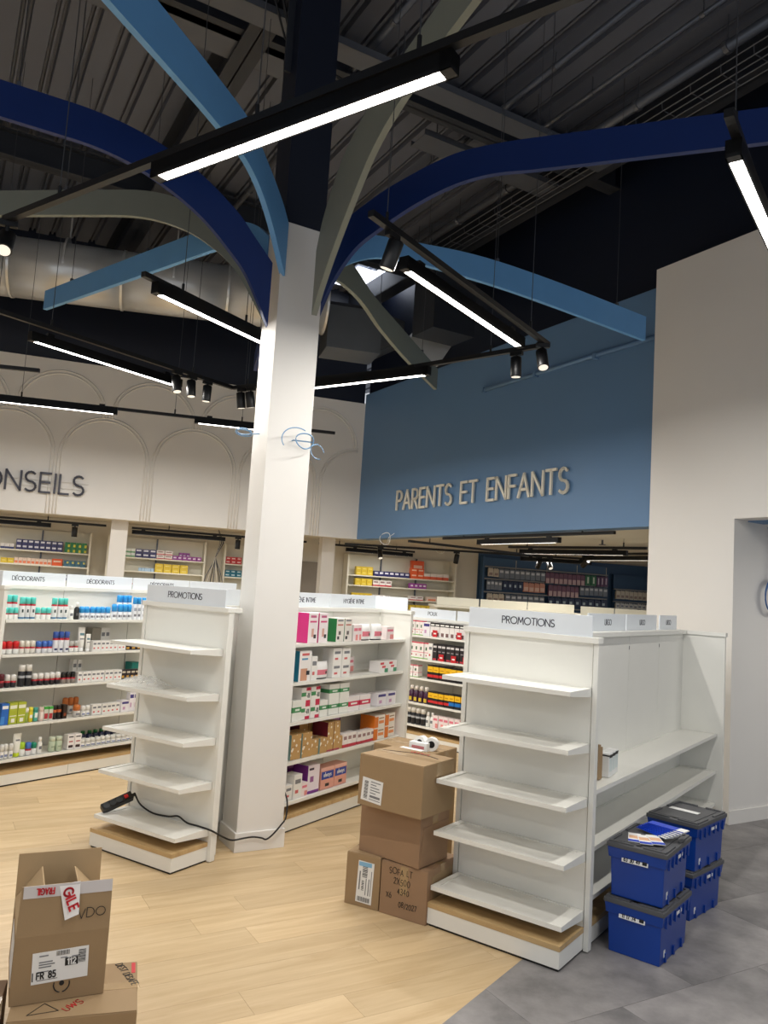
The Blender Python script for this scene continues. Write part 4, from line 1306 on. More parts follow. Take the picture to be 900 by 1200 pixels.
SHELF_Z = {'deo': (1.285, 1.015, 0.755, 0.468, 0.205), 'int': (1.285, 1.017, 0.743, 0.475, 0.203), 'mid': (1.2, 0.94, 0.725, 0.445, 0.2),
           'rear': (1.96, 1.735, 1.51, 1.92, 1.735, 1.512, 1.33)}
ORD = ('top', 'second', 'third', 'fourth', 'bottom')
W_, G_, RD_, NV = (236, 236, 232), (190, 190, 186), (186, 34, 48), (38, 40, 92)
TXT = (120, 122, 128)
def rr(*a): return a
KIND = {   # kind: (shape, body colour, cap / side colour, printed fields, words, category)
    'roll_teal': ('roll', W_, (96, 214, 204), [rr(0, 1, .80, 1, RD_)], 'short white roll-on deodorant with teal cap and red band', 'deodorant'),
    'can_teal': ('can', (226, 228, 228), (96, 214, 204), [rr(0, 1, .88, 1, RD_), rr(.3, .6, .45, .65, (40, 60, 60)), rr(0, 1, .05, .15, (50, 110, 150))], 'tall white spray deodorant with teal cap and red band', 'deodorant'),
    'bottle_white': ('bottle', W_, (244, 244, 242), [rr(.2, .8, .35, .6, TXT)], 'slim white bottle with white cap', 'bottle'),
    'bottle_black': ('bottle', (22, 22, 24), (240, 240, 240), [rr(.2, .8, .3, .5, (90, 90, 92))], 'slim black bottle with white cap', 'bottle'),
    'roll_sky': ('roll', (230, 232, 236), (50, 160, 232), [rr(.1, .45, .3, .6, TXT), rr(.55, .9, .3, .6, TXT)], 'white roll-on deodorant with sky blue cap', 'deodorant'),
    'can_sky': ('can', (226, 228, 232), (50, 160, 232), [rr(.15, .85, .55, .75, (150, 156, 166)), rr(.2, .8, .2, .35, TXT)], 'tall white spray deodorant with sky blue cap', 'deodorant'),
    'roll_red': ('roll', W_, (214, 34, 40), [rr(0, 1, .75, 1, RD_)], 'white roll-on deodorant with red cap', 'deodorant'),
    'roll_cream': ('roll', (232, 228, 218), (236, 232, 220), [rr(0, 1, .75, 1, RD_)], 'cream roll-on deodorant with red band', 'deodorant'),
    'roll_blue': ('roll', (228, 228, 230), (74, 118, 204), [rr(0, 1, .72, 1, RD_)], 'white roll-on deodorant with mid blue cap', 'deodorant'),
    'can_blue': ('can', (230, 230, 234), (62, 96, 178), [rr(0, 1, .85, 1, RD_), rr(.2, .8, .15, .28, NV)], 'tall white spray deodorant with blue cap and red band', 'deodorant'),
    'roll_grey': ('roll', W_, (196, 196, 192), [rr(0, 1, .75, 1, RD_)], 'white roll-on deodorant with grey cap and red band', 'deodorant'),
    'tube_white': ('tube', (236, 234, 228), (244, 244, 242), [rr(.2, .8, .6, .72, (90, 130, 140)), rr(.2, .8, .4, .46, TXT)], 'upright white tube standing on its cap', 'tube'),
    'box_white': ('box', (234, 232, 228), None, [rr(.15, .85, .62, .8, TXT), rr(.2, .6, .22, .36, (206, 96, 96))], 'small white carton with grey print', 'box'),
    'box_grey': ('box', (150, 144, 132), None, [], 'plain grey-brown carton', 'box'),
    'box_gold': ('box', (40, 32, 40), None, [rr(.1, .9, .65, .85, (200, 190, 170)), rr(.05, .6, .15, .4, (206, 158, 70))], 'dark carton with gold print', 'box'),
    'roll_maroon': ('roll', (70, 20, 30), (90, 22, 34), [rr(0, 1, .7, 1, RD_)], 'maroon roll-on deodorant', 'deodorant'),
    'roll_black': ('roll', (36, 34, 38), (232, 230, 226), [rr(0, 1, .72, 1, RD_)], 'black roll-on deodorant with white cap and red band', 'deodorant'),
    'can_black': ('can', (34, 34, 38), (228, 226, 220), [rr(0, 1, .55, .72, (176, 178, 180))], 'tall black spray can with white cap', 'deodorant'),
    'roll_dark': ('roll', (146, 136, 126), (24, 24, 26), [rr(0, 1, .72, 1, RD_)], 'grey roll-on deodorant with black cap and red band', 'deodorant'),
    'box_teal': ('box', (30, 132, 122), None, [rr(0, 1, 0, .3, W_)], 'teal carton', 'box'),
    'box_blue': ('box', (42, 104, 190), None, [rr(.1, .9, .75, .9, W_), rr(0, .5, 0, .4, (70, 140, 214))], 'tall blue and white carton', 'box'),
    'box_lime': ('box', (172, 182, 56), None, [rr(.08, .92, .72, .88, (232, 234, 210)), rr(.1, .9, .36, .4, (232, 234, 210)), rr(.3, .75, .08, .26, (238, 236, 226))], 'tall yellow-green carton', 'box'),
    'can_lime': ('can', (150, 170, 70), (236, 238, 232), [], 'small spray with green body and white top', 'deodorant'),
    'can_yellow': ('can', (226, 206, 40), (232, 222, 70), [rr(.2, .8, .4, .7, W_)], 'small yellow deodorant stick', 'deodorant'),
    'can_mint': ('can', (84, 176, 164), (70, 160, 150), [rr(.2, .8, .4, .9, W_)], 'small mint green deodorant stick', 'deodorant'),
    'can_pink': ('can', (224, 200, 190), (228, 206, 198), [rr(.2, .8, .2, .9, (240, 226, 218))], 'small pale pink deodorant stick', 'deodorant'),
    'box_greenred': ('box', (206, 210, 196), None, [rr(0, 1, .8, 1, (70, 168, 70)), rr(.08, .92, .1, .5, (176, 52, 62))], 'carton with green top and red print', 'box'),
    'can_blackorange': ('can', (34, 30, 30), (40, 34, 32), [rr(0, 1, .7, 1, (196, 96, 48))], 'black deodorant stick with orange band', 'deodorant'),
    'box_dark': ('box', (46, 32, 28), None, [rr(.2, .8, .2, .4, (150, 70, 40))], 'dark brown carton', 'box'),
    'roll_orange': ('roll', (214, 208, 200), (206, 118, 56), [rr(.2, .8, .3, .6, TXT)], 'white roll-on deodorant with orange cap', 'deodorant'),
    'roll_white': ('roll', (234, 232, 228), (230, 230, 226), [rr(.15, .85, .25, .55, (128, 140, 176))], 'white roll-on deodorant with domed white cap', 'deodorant'),
    'box_purplewhite': ('box', (234, 230, 234), None, [rr(.08, .92, .7, .9, (66, 60, 130)), rr(.2, .5, .2, .45, (196, 150, 186))], 'white carton with purple print', 'box'),
    'tube_lime': ('tube', (236, 236, 228), (196, 214, 40), [rr(.25, .75, .62, .7, TXT)], 'tall white tube with lime green base', 'tube'),
    'roll_lime': ('roll', W_, (170, 210, 50), [], 'white roll-on deodorant with lime cap', 'deodorant'),
    'roll_green': ('roll', (232, 234, 232), (20, 140, 110), [], 'white roll-on deodorant with green cap', 'deodorant'),
    'can_pale': ('can', (190, 204, 178), (206, 216, 194), [rr(.2, .8, .4, .55, (150, 168, 140))], 'pale green deodorant stick', 'deodorant'),
    'box_lips': ('box', (238, 234, 232), None, [rr(.15, .85, .80, .88, (40, 40, 44)), rr(.2, .8, .48, .56, (170, 60, 64)), rr(.15, .85, .1, .28, (60, 40, 44))], 'white carton with dark and red lip shapes', 'box'),
    'bottle_green': ('bottle', (34, 40, 76), (22, 112, 56), [rr(.2, .8, .4, .6, W_)], 'navy bottle with green cap', 'bottle'),
    'box_magenta': ('box', (236, 226, 228), (204, 40, 122), [rr(.2, .8, .84, .92, (190, 90, 130)), rr(.15, .85, .68, .74, (206, 70, 120)), rr(.35, .6, .2, .48, (206, 160, 146)), rr(.6, .85, .15, .28, (30, 30, 34))], 'tall white carton with magenta sides', 'box'),
    'box_greenside': ('box', (226, 220, 212), (26, 118, 62), [rr(.15, .85, .88, .95, TXT), rr(.15, .85, .7, .76, (176, 90, 70)), rr(.15, .42, .1, .24, (30, 30, 34)), rr(.3, .6, .3, .46, (90, 80, 80))], 'tall white carton with green side', 'box'),
    'box_rose': ('box', (238, 224, 224), None, [rr(.1, .9, .62, .8, (224, 120, 140)), rr(.5, 1, .05, .4, (226, 140, 136))], 'small pale pink carton', 'box'),
    'pouch_white': ('pouch', (236, 234, 232), None, [rr(.15, .85, .25, .55, (220, 120, 136)), rr(0, 1, 0, .07, (40, 40, 44)), rr(.65, .82, .3, .45, (60, 40, 40))], 'rounded white blister bag with pink print', 'pouch'),
    'box_tealside': ('box', (234, 230, 228), (24, 112, 140), [rr(.2, .8, .84, .92, (200, 90, 90)), rr(.2, .7, .7, .76, (70, 140, 180)), rr(.15, .7, .02, .42, (204, 150, 122)), rr(.62, .9, .2, .34, (30, 34, 44))], 'tall white carton with teal side', 'box'),
    'box_triangle': ('box', (236, 232, 230), None, [rr(.1, .5, .7, .9, (206, 60, 70)), rr(.3, .7, .4, .6, (214, 80, 90)), rr(.6, 1, 0, .35, (60, 140, 100))], 'white carton with red and green corners', 'box'),
    'box_green': ('box', (232, 232, 226), None, [rr(0, 1, .42, .68, (62, 138, 84)), rr(.3, .8, .5, .6, (220, 230, 220))], 'white carton with broad green band', 'box'),
    'box_sale': ('box', (234, 230, 226), None, [rr(.5, 1, .8, 1, (196, 26, 70)), rr(.5, 1, 0, .2, (196, 26, 70)), rr(.58, .66, .42, .5, (30, 40, 40)), rr(.68, .78, .34, .64, (30, 60, 50)), rr(.82, .92, .34, .64, (30, 60, 50)), rr(0, .5, .45, .7, (62, 138, 84))], 'white and green carton with a red-edged discount tag', 'box'),
    'box_redwhite': ('box', (236, 230, 230), None, [rr(0, 1, .35, .68, (204, 38, 78)), rr(.2, .8, .46, .58, W_)], 'long white carton with crimson band', 'box'),
    'box_kraft': ('box', (188, 148, 92), (120, 152, 148), [rr(.1, .5, .5, .52, (120, 80, 50))], 'kraft brown carton with white dots', 'box'),
    'box_maroon': ('box', (190, 150, 92), (104, 26, 44), [rr(0, 1, 0, .06, (170, 60, 80))], 'tall kraft carton with maroon side and white dots', 'box'),
    'box_purple': ('box', (104, 34, 110), None, [rr(.1, .9, .8, .9, (170, 110, 170))], 'plain purple carton behind the others', 'box'),
    'box_redbase': ('box', (236, 230, 226), None, [rr(0, 1, 0, .22, (190, 44, 62)), rr(.15, .85, .55, .8, (150, 120, 120))], 'small white carton with red base', 'box'),
    'box_orange': ('box', (234, 226, 216), (224, 122, 38), [rr(0, .35, 0, .9, (224, 122, 38)), rr(.4, .9, .7, .8, (150, 120, 90)), rr(.4, .9, .3, .55, (226, 140, 80))], 'white carton with orange curve', 'box'),
    'box_purpleside': ('box', (232, 222, 230), (122, 44, 140), [rr(.1, .5, .82, .9, (60, 40, 70)), rr(.2, .5, .4, .6, (150, 90, 150)), rr(0, 1, 0, .1, (122, 44, 140))], 'purple carton with pale front panel', 'box'),
    'box_hygiene': ('box', (222, 160, 142), None, [rr(0, 1, .86, 1, (228, 176, 160)), rr(.04, .96, .46, .82, (24, 60, 156)), rr(.35, .65, .12, .26, (30, 22, 26))], 'salmon carton with blue label', 'box'),
    'box_leaf': ('box', (236, 230, 226), None, [rr(0, 1, .92, 1, (206, 70, 90)), rr(.3, .62, .52, .72, (40, 92, 52)), rr(0, 1, .36, .40, (224, 130, 150)), rr(.4, .6, .16, .26, (170, 60, 60)), rr(0, 1, 0, .05, (120, 180, 70))], 'white carton with green leaf mark', 'box'),
    'box_charcoal': ('box', (232, 228, 226), None, [rr(0, 1, .72, 1, (38, 34, 36)), rr(.1, .9, .78, .88, W_), rr(.3, .9, .05, .3, (120, 90, 90))], 'white carton with black top', 'box'),
    'box_black': ('box', (40, 36, 40), None, [rr(.1, .9, .76, .88, (214, 210, 210)), rr(.2, .8, .5, .56, (150, 146, 150)), rr(.1, .9, .02, .12, (190, 60, 70))], 'black carton with white lettering', 'box'),
    'box_yellowred': ('box', (30, 26, 28), None, [rr(0, 1, .52, .9, (240, 190, 36)), rr(.2, .8, .62, .72, (200, 150, 20)), rr(0, 1, .16, .34, (206, 44, 48))], 'yellow and black carton with red band', 'box'),
    'box_yellowblue': ('box', (26, 26, 30), None, [rr(0, 1, .52, .9, (240, 190, 36)), rr(.2, .8, .62, .72, (200, 150, 20)), rr(0, 1, .18, .42, (30, 112, 190))], 'yellow and black carton with blue band', 'box'),
    'bottle_plum': ('bottle', (62, 26, 56), (238, 232, 224), [rr(.2, .8, .1, .4, (220, 190, 60))], 'plum bottle with white cap and yellow mark', 'bottle'),
    'box_rednavy': ('box', (230, 226, 222), None, [rr(0, 1, 0, .4, (60, 70, 120))], 'white and navy medicine carton', 'box'),
    'box_navywhite': ('box', (44, 44, 100), None, [rr(.15, .85, .45, .8, (220, 220, 232))], 'navy medicine carton with white oval', 'box'),
    'box_greenyellow': ('box', (30, 120, 66), None, [rr(.55, 1, .1, .6, (216, 206, 60))], 'green medicine carton with yellow corner', 'box'),
    'box_yellow': ('box', (222, 192, 52), None, [rr(.2, .8, .4, .6, (240, 224, 130))], 'yellow medicine carton', 'box'),
    'box_peach': ('box', (238, 214, 196), None, [rr(.1, .9, .1, .5, (232, 130, 90))], 'peach and white medicine carton', 'box'),
    'box_orangeplain': ('box', (230, 92, 34), None, [rr(.15, .85, .5, .75, (246, 206, 180))], 'bright orange medicine carton', 'box'),
    'box_orangewhite': ('box', (236, 226, 218), None, [rr(0, 1, .0, .5, (226, 92, 44))], 'white medicine carton with orange base', 'box'),
    'box_bluegreen': ('box', (62, 110, 132), None, [rr(.5, .9, .5, .8, (212, 206, 110))], 'blue-green medicine carton', 'box'),
    'box_greenwhite': ('box', (226, 230, 224), None, [rr(0, 1, .0, .4, (120, 170, 130))], 'white medicine carton with pale green base', 'box'),
    'box_violet': ('box', (150, 62, 150), None, [rr(.2, .8, .4, .7, (230, 214, 232))], 'violet medicine carton', 'box'),
    'box_skypale': ('box', (170, 200, 226), None, [], 'pale blue medicine carton', 'box'),
    'box_redplain': ('box', (204, 56, 58), None, [rr(.2, .8, .4, .7, (240, 210, 206))], 'red medicine carton', 'box'),
    'box_tealplain': ('box', (34, 116, 140), None, [rr(.2, .8, .4, .7, (206, 226, 232))], 'teal medicine carton', 'box'),
}
DOTS = {'box_kraft': (26, 0.26, (236, 228, 214)), 'box_maroon': (26, 0.26, (236, 228, 214))}
MESHES = {}
def product_meshes(kind, w, d, h):
    key = (kind, round(w, 3), round(d, 3), round(h, 3))
    if key in MESHES:
        return MESHES[key]
    shape, c1, c2, rects, words, cat = KIND[kind]
    body = pack('print_' + kind, c1, rects, specks=DOTS.get(kind))
    capm = M('tint_' + kind, c2, 0.35, 0.03) if c2 else None
    w2 = w / 2
    cap = None
    if shape == 'box':
        mb = MB().box(-w2, w2, -d / 2, d / 2, 0, h)
        me = mb.mesh(kind, [body, capm] if capm else body, bevel=0.0015)
        if capm:
            for p in me.polygons:
                if p.normal.x < -0.8 or p.normal.x > 0.8 or p.normal.y > 0.8:
                    p.material_index = 1
    elif shape == 'roll':
        r = min(w2 * 0.96, d / 2)
        me = MB().lathe([(r * .86, 0), (r, h * .06), (r, h * .46), (r * .8, h * .52)], 14).mesh(kind, body, smooth=True)
        cap = MB().lathe([(r * .97, h * .52), (r * .97, h * .86), (r * .86, h * .96), (r * .5, h)], 14).mesh('cap', capm, smooth=True)
    elif shape == 'can':
        r = min(w2 * 0.96, d / 2)
        me = MB().lathe([(r * .9, 0), (r, h * .03), (r, h * .66), (r * .86, h * .70)], 14).mesh(kind, body, smooth=True)
        cap = MB().lathe([(r * .94, h * .70), (r * .94, h * .96), (r * .82, h)], 14).mesh('cap', capm, smooth=True)
    elif shape == 'bottle':
        r = min(w2 * 0.94, d / 2)
        me = MB().lathe([(r * .9, 0), (r, h * .03), (r, h * .62), (r * .55, h * .72), (r * .5, h * .76)], 14).mesh(kind, body, smooth=True)
        cap = MB().lathe([(r * .62, h * .74), (r * .62, h * .97), (r * .5, h)], 14).mesh('cap', capm, smooth=True)
    elif shape == 'tube':
        mb = MB()
        n = 14
        b0 = 0
        rows = [(0.40, 0.40, .16), (0.50, 0.46, .20), (0.54, 0.40, .55), (0.60, 0.06, .97), (0.60, 0.05, 1.0)]
        for (kx, ky, z) in rows:
            for i in range(n):
                a = 2 * math.pi * i / n
                mb.v.append((w2 * 1.6 * kx * math.cos(a), w2 * 1.6 * ky * math.sin(a), h * z))
        for k in range(len(rows) - 1):
            for i in range(n):
                j = (i + 1) % n
                mb.face((k * n + i, k * n + j, (k + 1) * n + j, (k + 1) * n + i))
        mb.face(list(reversed(range(n))))
        mb.face([(len(rows) - 1) * n + i for i in range(n)])
        me = mb.mesh(kind, body, smooth=True)
        cap = MB().lathe([(w2 * .66, 0), (w2 * .7, h * .02), (w2 * .7, h * .15), (w2 * .6, h * .16)], 14).mesh('cap', capm, smooth=True)
    else:   # pouch: a bag that bulges in the middle
        mb = MB()
        nx, nz = 8, 6
        for s in (-1, 1):
            for i in range(nx + 1):
                for k in range(nz + 1):
                    a, b = i / nx * 2 - 1, k / nz * 2 - 1
                    bul = max(0.06, (1 - a ** 4) * (1 - abs(b) ** 3) ** 0.5 if abs(b) < 1 else 0.06)
                    if k == 0: bul = 0.6 * (1 - a ** 4) + 0.06
                    mb.v.append((a * w2 * (1 - 0.05 * (1 + b) / 2), s * d / 2 * bul, h * (b + 1) / 2))
        m = (nx + 1) * (nz + 1)
        for s in range(2):
            for i in range(nx):
                for k in range(nz):
                    q = s * m + i * (nz + 1) + k
                    mb.face((q, q + 1, q + nz + 2, q + nz + 1))
        rim = [i * (nz + 1) for i in range(nx + 1)] + [nx * (nz + 1) + k for k in range(1, nz + 1)] + [i * (nz + 1) + nz for i in range(nx - 1, -1, -1)] + [k for k in range(nz - 1, 0, -1)]
        for a, b in zip(rim, rim[1:] + rim[:1]):
            mb.face((a, b, m + b, m + a))
        me = mb.mesh(kind, body, smooth=True)
    MESHES[key] = (me, cap, words, cat)
    return MESHES[key]

NAMES = {'deodorant': 'deodorant', 'bottle': 'bottle', 'tube': 'cosmetic_tube', 'box': 'product_carton', 'pouch': 'product_pouch'}
def place(items, run, origin, xdir, front, ang, where, dmax, gap_back=0.15):
    for (si, kind, a, b, n, h, lev, back) in items:
        shape = KIND[kind][0]
        w = (b - a) / n
        d = {'box': min(max(w * 1.0, 0.05), 0.10), 'pouch': 0.07}.get(shape, w)
        d = min(d, dmax if not back else 0.11)
        if KIND[kind][2] and shape == 'box' and not back:
            d = min(0.17, dmax * 1.4)
        if shape in ('roll', 'can', 'bottle', 'tube'):
            w_use = min(w, 0.075)
        else:
            w_use = w
        z0 = SHELF_Z[run][si - 1]
        me, cap, words, cat = product_meshes(kind, w_use * (0.94 if shape == 'box' else 0.97), d, h)
        loc_words = where(si)
        sib = sorted({t[5] for t in items if t[0] == si and t[1] == kind and t[7] == back})
        if sib[-1] < 1.15 * sib[0]:
            sib = sib[:1]
        if len(sib) > 1:
            r_ = sib.index(h) / (len(sib) - 1)
            extra = ', tallest set' if r_ == 1 else (', lowest set' if r_ == 0 else ', middle-height set')
        else:
            extra = ''
        label = words + extra + (', back row, ' if back else ' on the ') + loc_words
        if len(label.split()) > 16:
            extra = ''
            label = words + (', back row, ' if back else ' on the ') + loc_words
        grp = words + ', ' + ('back row, ' if back else '') + loc_words
        for i in range(n):
            s = a + (i + 0.5) * w
            off = (0.02 + d / 2) if not back else (gap_back + 0.02 + d / 2)
            off += random.uniform(0, 0.014)
            p = origin + xdir * s - front * off
            for L in range(lev):
                o = link(NAMES[cat], me, None, (p.x, p.y, z0 + L * h), ang + (0 if shape in ('roll', 'can', 'bottle') else random.uniform(-0.03, 0.03)))
                lv = label if lev == 1 else (('upper ' if L else 'lower ') + label.replace(' on the ', ' stacked on the '))
                tag(o, lv if len(lv.split()) <= 16 else label, cat, grp + extra)
                if cap:
                    link('cap', cap, o)

Dx, Dn = dirv(55.3), dirv(-34.7)
place(DEO_ITEMS, 'deo', Vector((*DLOC, 0)), Dx, Dn, DANG, lambda i: ORD[i - 1] + ' deodorant shelf', 0.075)
La_, Lb_ = dirv(math.degrees(LANG) + 90), dirv(math.degrees(LANG))
place(INT_ITEMS, 'int', Vector((*LLOC, 0)), La_, Lb_, LANG + R(90), lambda i: ORD[i - 1] + ' shelf beside the column', 0.10)
Mx, Mn = dirv(-42), dirv(-132)
place(MID_ITEMS, 'mid', Vector((*MLOC, 0)), Mx, Mn, MANG, lambda i: ORD[i - 1] + ' shelf of the POUX gondola', 0.08)
place(REAR_ITEMS, 'rear', K + V * 1.75, U, -V, R(19.4),
      lambda i: ('upper rear shelf', 'middle rear shelf', 'lower rear shelf', 'upper shelf of the far right bay', 'middle shelf of the far right bay', 'third shelf of the far right bay', 'fourth shelf of the far right bay')[i - 1], 0.10, 0.11)

# ------------------------------------------------------------------ rear shelving behind the counter
def rear_shelving(label, s0, s1, shelves, bays):
    p = K + U * s0 + V * 2.0
    g = thing('rear_shelving', label, 'shelving unit', (p.x, p.y, 0), R(19.4))
    w = s1 - s0
    MB().box(0, w, 0.0, 0.03, 0.05, 2.3).build('back_panel', CREAM, g)
    for z in shelves:
        MB().box(0.0, w, -0.26, 0.0, z - 0.022, z).build('shelf', CREAM, g)
    for i in range(bays + 1):
        x = w * i / bays
        MB().box(x - 0.012, x + 0.012, -0.03, 0.0, 0.05, 2.3).build('upright', PIPE if 0 < i < bays else CREAM, g)
        if i in (0, bays):
            MB().box(x - 0.015, x + 0.015, -0.27, 0.0, 0.05, 2.3).build('side_panel', CREAM, g)
    return g
ZR = (1.96, 1.735, 1.51, 1.28, 1.05, 0.8, 0.5)
rear_shelving('cream shelving of medicine boxes under the CONSEILS letters', -7.0, -4.02, ZR, 4)
rear_shelving('cream shelving with yellow and navy boxes right of the white post', -3.74, -2.16, ZR, 2)
rear_shelving('cream shelving with red and teal boxes beside the column', -1.82, -0.9, ZR, 1)
rear_shelving('cream shelving with orange and yellow boxes behind the cross track', 0.42, 2.58, (1.92, 1.735, 1.512, 1.33, 1.1, 0.8, 0.5), 3)
# loose cables hanging from the rear ceiling
p = K + U * (-2.0) + V * 1.6
hc = thing('cable_bundle', 'bundle of loose grey cables hanging in front of the rear wall', 'cable', (p.x, p.y, 0), R(19.4))
for i in range(7):
    x = -0.14 + i * 0.045
    MB().tube([(0.02, 0, 2.52), (0.06 + 0.01 * i, 0.0, 2.3), (0.0, 0, 2.05), (x * 0.4, -0.02, 1.9), (x, -0.02, 1.72), (x * 1.25, -0.02, 1.56)], 0.007, 6).build('cable', (PIPE, REARW, CABLEK)[i % 3], hc, smooth=True)

# ------------------------------------------------------------------ blue display wall with hanging packs
p = K + U * 3.30 + V * 2.0
bw_ = thing('pegboard_unit', 'dark blue display wall with rails of hanging packs', 'display unit', (p.x, p.y, 0), R(19.4))
DSLATE = MATS['deep_slate_paint']
for i in range(4):
    x = i * 0.715
    MB().box(x + 0.004, x + 0.711, 0.0, 0.03, 0.1, 2.26).build('back_panel', DSLATE, bw_)
    MB().box(x + 0.004, x + 0.711, -0.02, 0.03, 2.28, 2.44).build('header_board', M('slate_header', (58, 92, 128), 0.5), bw_)
    MB().box(x + 0.711, x + 0.719, -0.03, 0.0, 2.20, 2.42).build('divider', REARW, bw_)
for z in (2.25, 2.01, 1.75, 1.5):
    MB().box(-0.02, 2.88, -0.06, 0.0, z, z + 0.025).build('rail', M('grey_rail', (150, 150, 148), 0.5), bw_)
MB().box(-0.06, -0.02, -0.1, 0.05, 0, 2.46).build('side_panel', M('slate_header', (58, 92, 128), 0.5), bw_)

PK = {'slate': ((120, 128, 140), [rr(.15, .85, .55, .8, (210, 214, 220))]), 'peach': ((214, 150, 126), [rr(.1, .9, .1, .5, (232, 196, 180))]),
      'maroon': ((120, 74, 96), [rr(.1, .9, 0, .45, (206, 176, 176))]), 'green': ((36, 110, 62), [rr(.35, .65, .2, .8, (210, 224, 200))]),
      'plum': ((92, 50, 92), [rr(.35, .65, .2, .8, (206, 186, 206))]), 'ink': ((30, 42, 78), [rr(.2, .6, .3, .6, (180, 196, 206))]),
      'cream': ((206, 196, 178), [rr(.15, .85, .15, .45, (150, 130, 120))]), 'white': ((214, 214, 212), [rr(.2, .8, .3, .6, (120, 126, 140))])}
HW = {'slate': 'grey-blue', 'peach': 'peach', 'maroon': 'maroon and cream', 'green': 'green', 'plum': 'plum', 'ink': 'dark blue', 'cream': 'cream', 'white': 'white'}
def hang(row, zt, s0, s1, n, kind, h, words, ang=None, base=None, xd=None):
    ang = R(19.4) if ang is None else ang
    xd = U if xd is None else xd
    base = (K + U * 3.30 + V * 1.92) if base is None else base
    w = (s1 - s0) / n
    key = ('hang', kind, round(w, 3), h)
    if key not in MESHES:
        mat = pack('hang_' + kind, PK[kind][0], PK[kind][1])
        mb = MB().box(-w * 0.46, w * 0.46, -0.02, 0.02, -h, -0.02).box(-w * 0.40, w * 0.40, -0.004, 0.004, -0.02, 0.0)
        MESHES[key] = (mb.mesh('hanging_pack', mat, bevel=0.003), MB().tube([(0, -0.035, -0.008), (0, 0.06, -0.004)], 0.004, 5).mesh('hook', PIPE))
    me, hk = MESHES[key]
    for i in range(n):
        q = base + xd * (s0 + (i + 0.5) * w)
        o = link('hanging_pack', me, None, (q.x, q.y, zt + random.uniform(-0.008, 0.004)), ang)
        tag(o, HW[kind] + ' blister pack hanging on the ' + words, 'pack', HW[kind] + ' packs, ' + words)
        link('hook', hk, o)
r1, r2_, r3_ = 'top rail of the rear blue wall', 'second rail of the rear blue wall', 'third rail of the rear blue wall'
hang(1, 2.24, 0.06, 0.30, 2, 'cream', 0.17, r1)
hang(1, 2.24, 0.30, 1.36, 9, 'slate', 0.19, r1)
hang(1, 2.24, 1.36, 2.30, 9, 'maroon', 0.22, r1)
hang(1, 2.24, 2.30, 2.58, 2, 'green', 0.22, r1)
hang(1, 2.24, 2.58, 2.86, 3, 'plum', 0.22, r1)
hang(2, 2.00, 0.04, 0.38, 4, 'slate', 0.19, r2_)
hang(2, 2.00, 0.40, 0.86, 4, 'ink', 0.17, r2_)
hang(2, 2.00, 0.86, 1.36, 4, 'peach', 0.19, r2_)
hang(2, 1.99, 1.44, 2.16, 7, 'maroon', 0.23, r2_)
hang(2, 2.00, 2.18, 2.86, 6, 'slate', 0.18, r2_)
hang(3, 1.74, 0.06, 0.44, 3, 'cream', 0.16, r3_)
hang(3, 1.74, 0.46, 1.36, 7, 'slate', 0.17, r3_)
hang(3, 1.74, 1.44, 2.86, 9, 'ink', 0.17, r3_)
# packs and small shelves on the wall that turns the corner
q0 = K + U * 6.35 + V * 1.98
cu = thing('corner_shelving', 'dark blue corner display right of the hanging packs', 'display unit', (q0.x, q0.y, 0), R(19.4))
for z in (2.12, 1.93, 1.72, 1.5):
    MB().box(0.92, 1.55, -0.3, 0.0, z - 0.02, z).build('shelf', MATS['grey_rail'], cu)
for z in (1.98, 1.72):
    MB().box(0.0, 0.92, -0.06, 0.0, z, z + 0.02).build('rail', MATS['grey_rail'], cu)
MB().box(0.0, 1.58, 0.0, 0.03, 0.1, 2.3).build('back_panel', DSLATE, cu)
hang(4, 1.97, 0.02, 0.90, 8, 'cream', 0.18, 'rail at the dark blue corner', base=K + U * 6.35 + V * 1.92)
hang(5, 1.71, 0.02, 0.90, 8, 'white', 0.12, 'lower rail at the dark blue corner', base=K + U * 6.35 + V * 1.92)
for si, (z, kd) in enumerate(((2.12, 'box_peach'), (1.93, 'box_rose'), (1.72, 'box_white'))):
    me, cap, words, cat = product_meshes(kd, 0.13, 0.1, 0.14)
    for i in range(4):
        q = q0 + U * (1.0 + i * 0.145) - V * 0.16
        tag(link('product_carton', me, None, (q.x, q.y, z), R(19.4)), words + ' on the ' + ('top', 'middle', 'lower')[si] + ' corner shelf of the rear zone', cat, words + ', corner shelf ' + str(z))

# ================================================================== CARTONS
def put_text(parent, s, h, st, x, y, z, mat, rot=(0, 0, 0), **kw):
    o = text_mb(s, h, st, **kw).build('marker_text', mat, parent)
    o.rotation_mode = 'YXZ'
    o.location = (x, y, z)
    o.rotation_euler = rot
    return o

def carton(label, corner, ang, w, d, z0, h, mat=CARD, group=None, tape=True):
    """closed carton; local x along the front, y to the back, origin at the front left lower corner"""
    t = thing('cardboard_box', label, 'box', (corner[0], corner[1], z0), ang, group)
    MB().box(0, w, 0, d, 0, h - 0.003).build('body', mat, t, bevel=0.004)
    g = 0.0015
    MB().box(0.002, w - 0.002, 0.002, d / 2 - g, h - 0.003, h).build('flap', mat, t)
    MB().box(0.002, w - 0.002, d / 2 + g, d - 0.002, h - 0.003, h).build('flap', mat, t)
    if tape:
        tp = MB().box(-0.0008, w + 0.0008, d / 2 - 0.025, d / 2 + 0.025, h, h + 0.0008)
        tp.box(w, w + 0.0008, d / 2 - 0.025, d / 2 + 0.025, h - 0.07, h)
        tp.build('packing_tape', PTAPE, t)
    return t

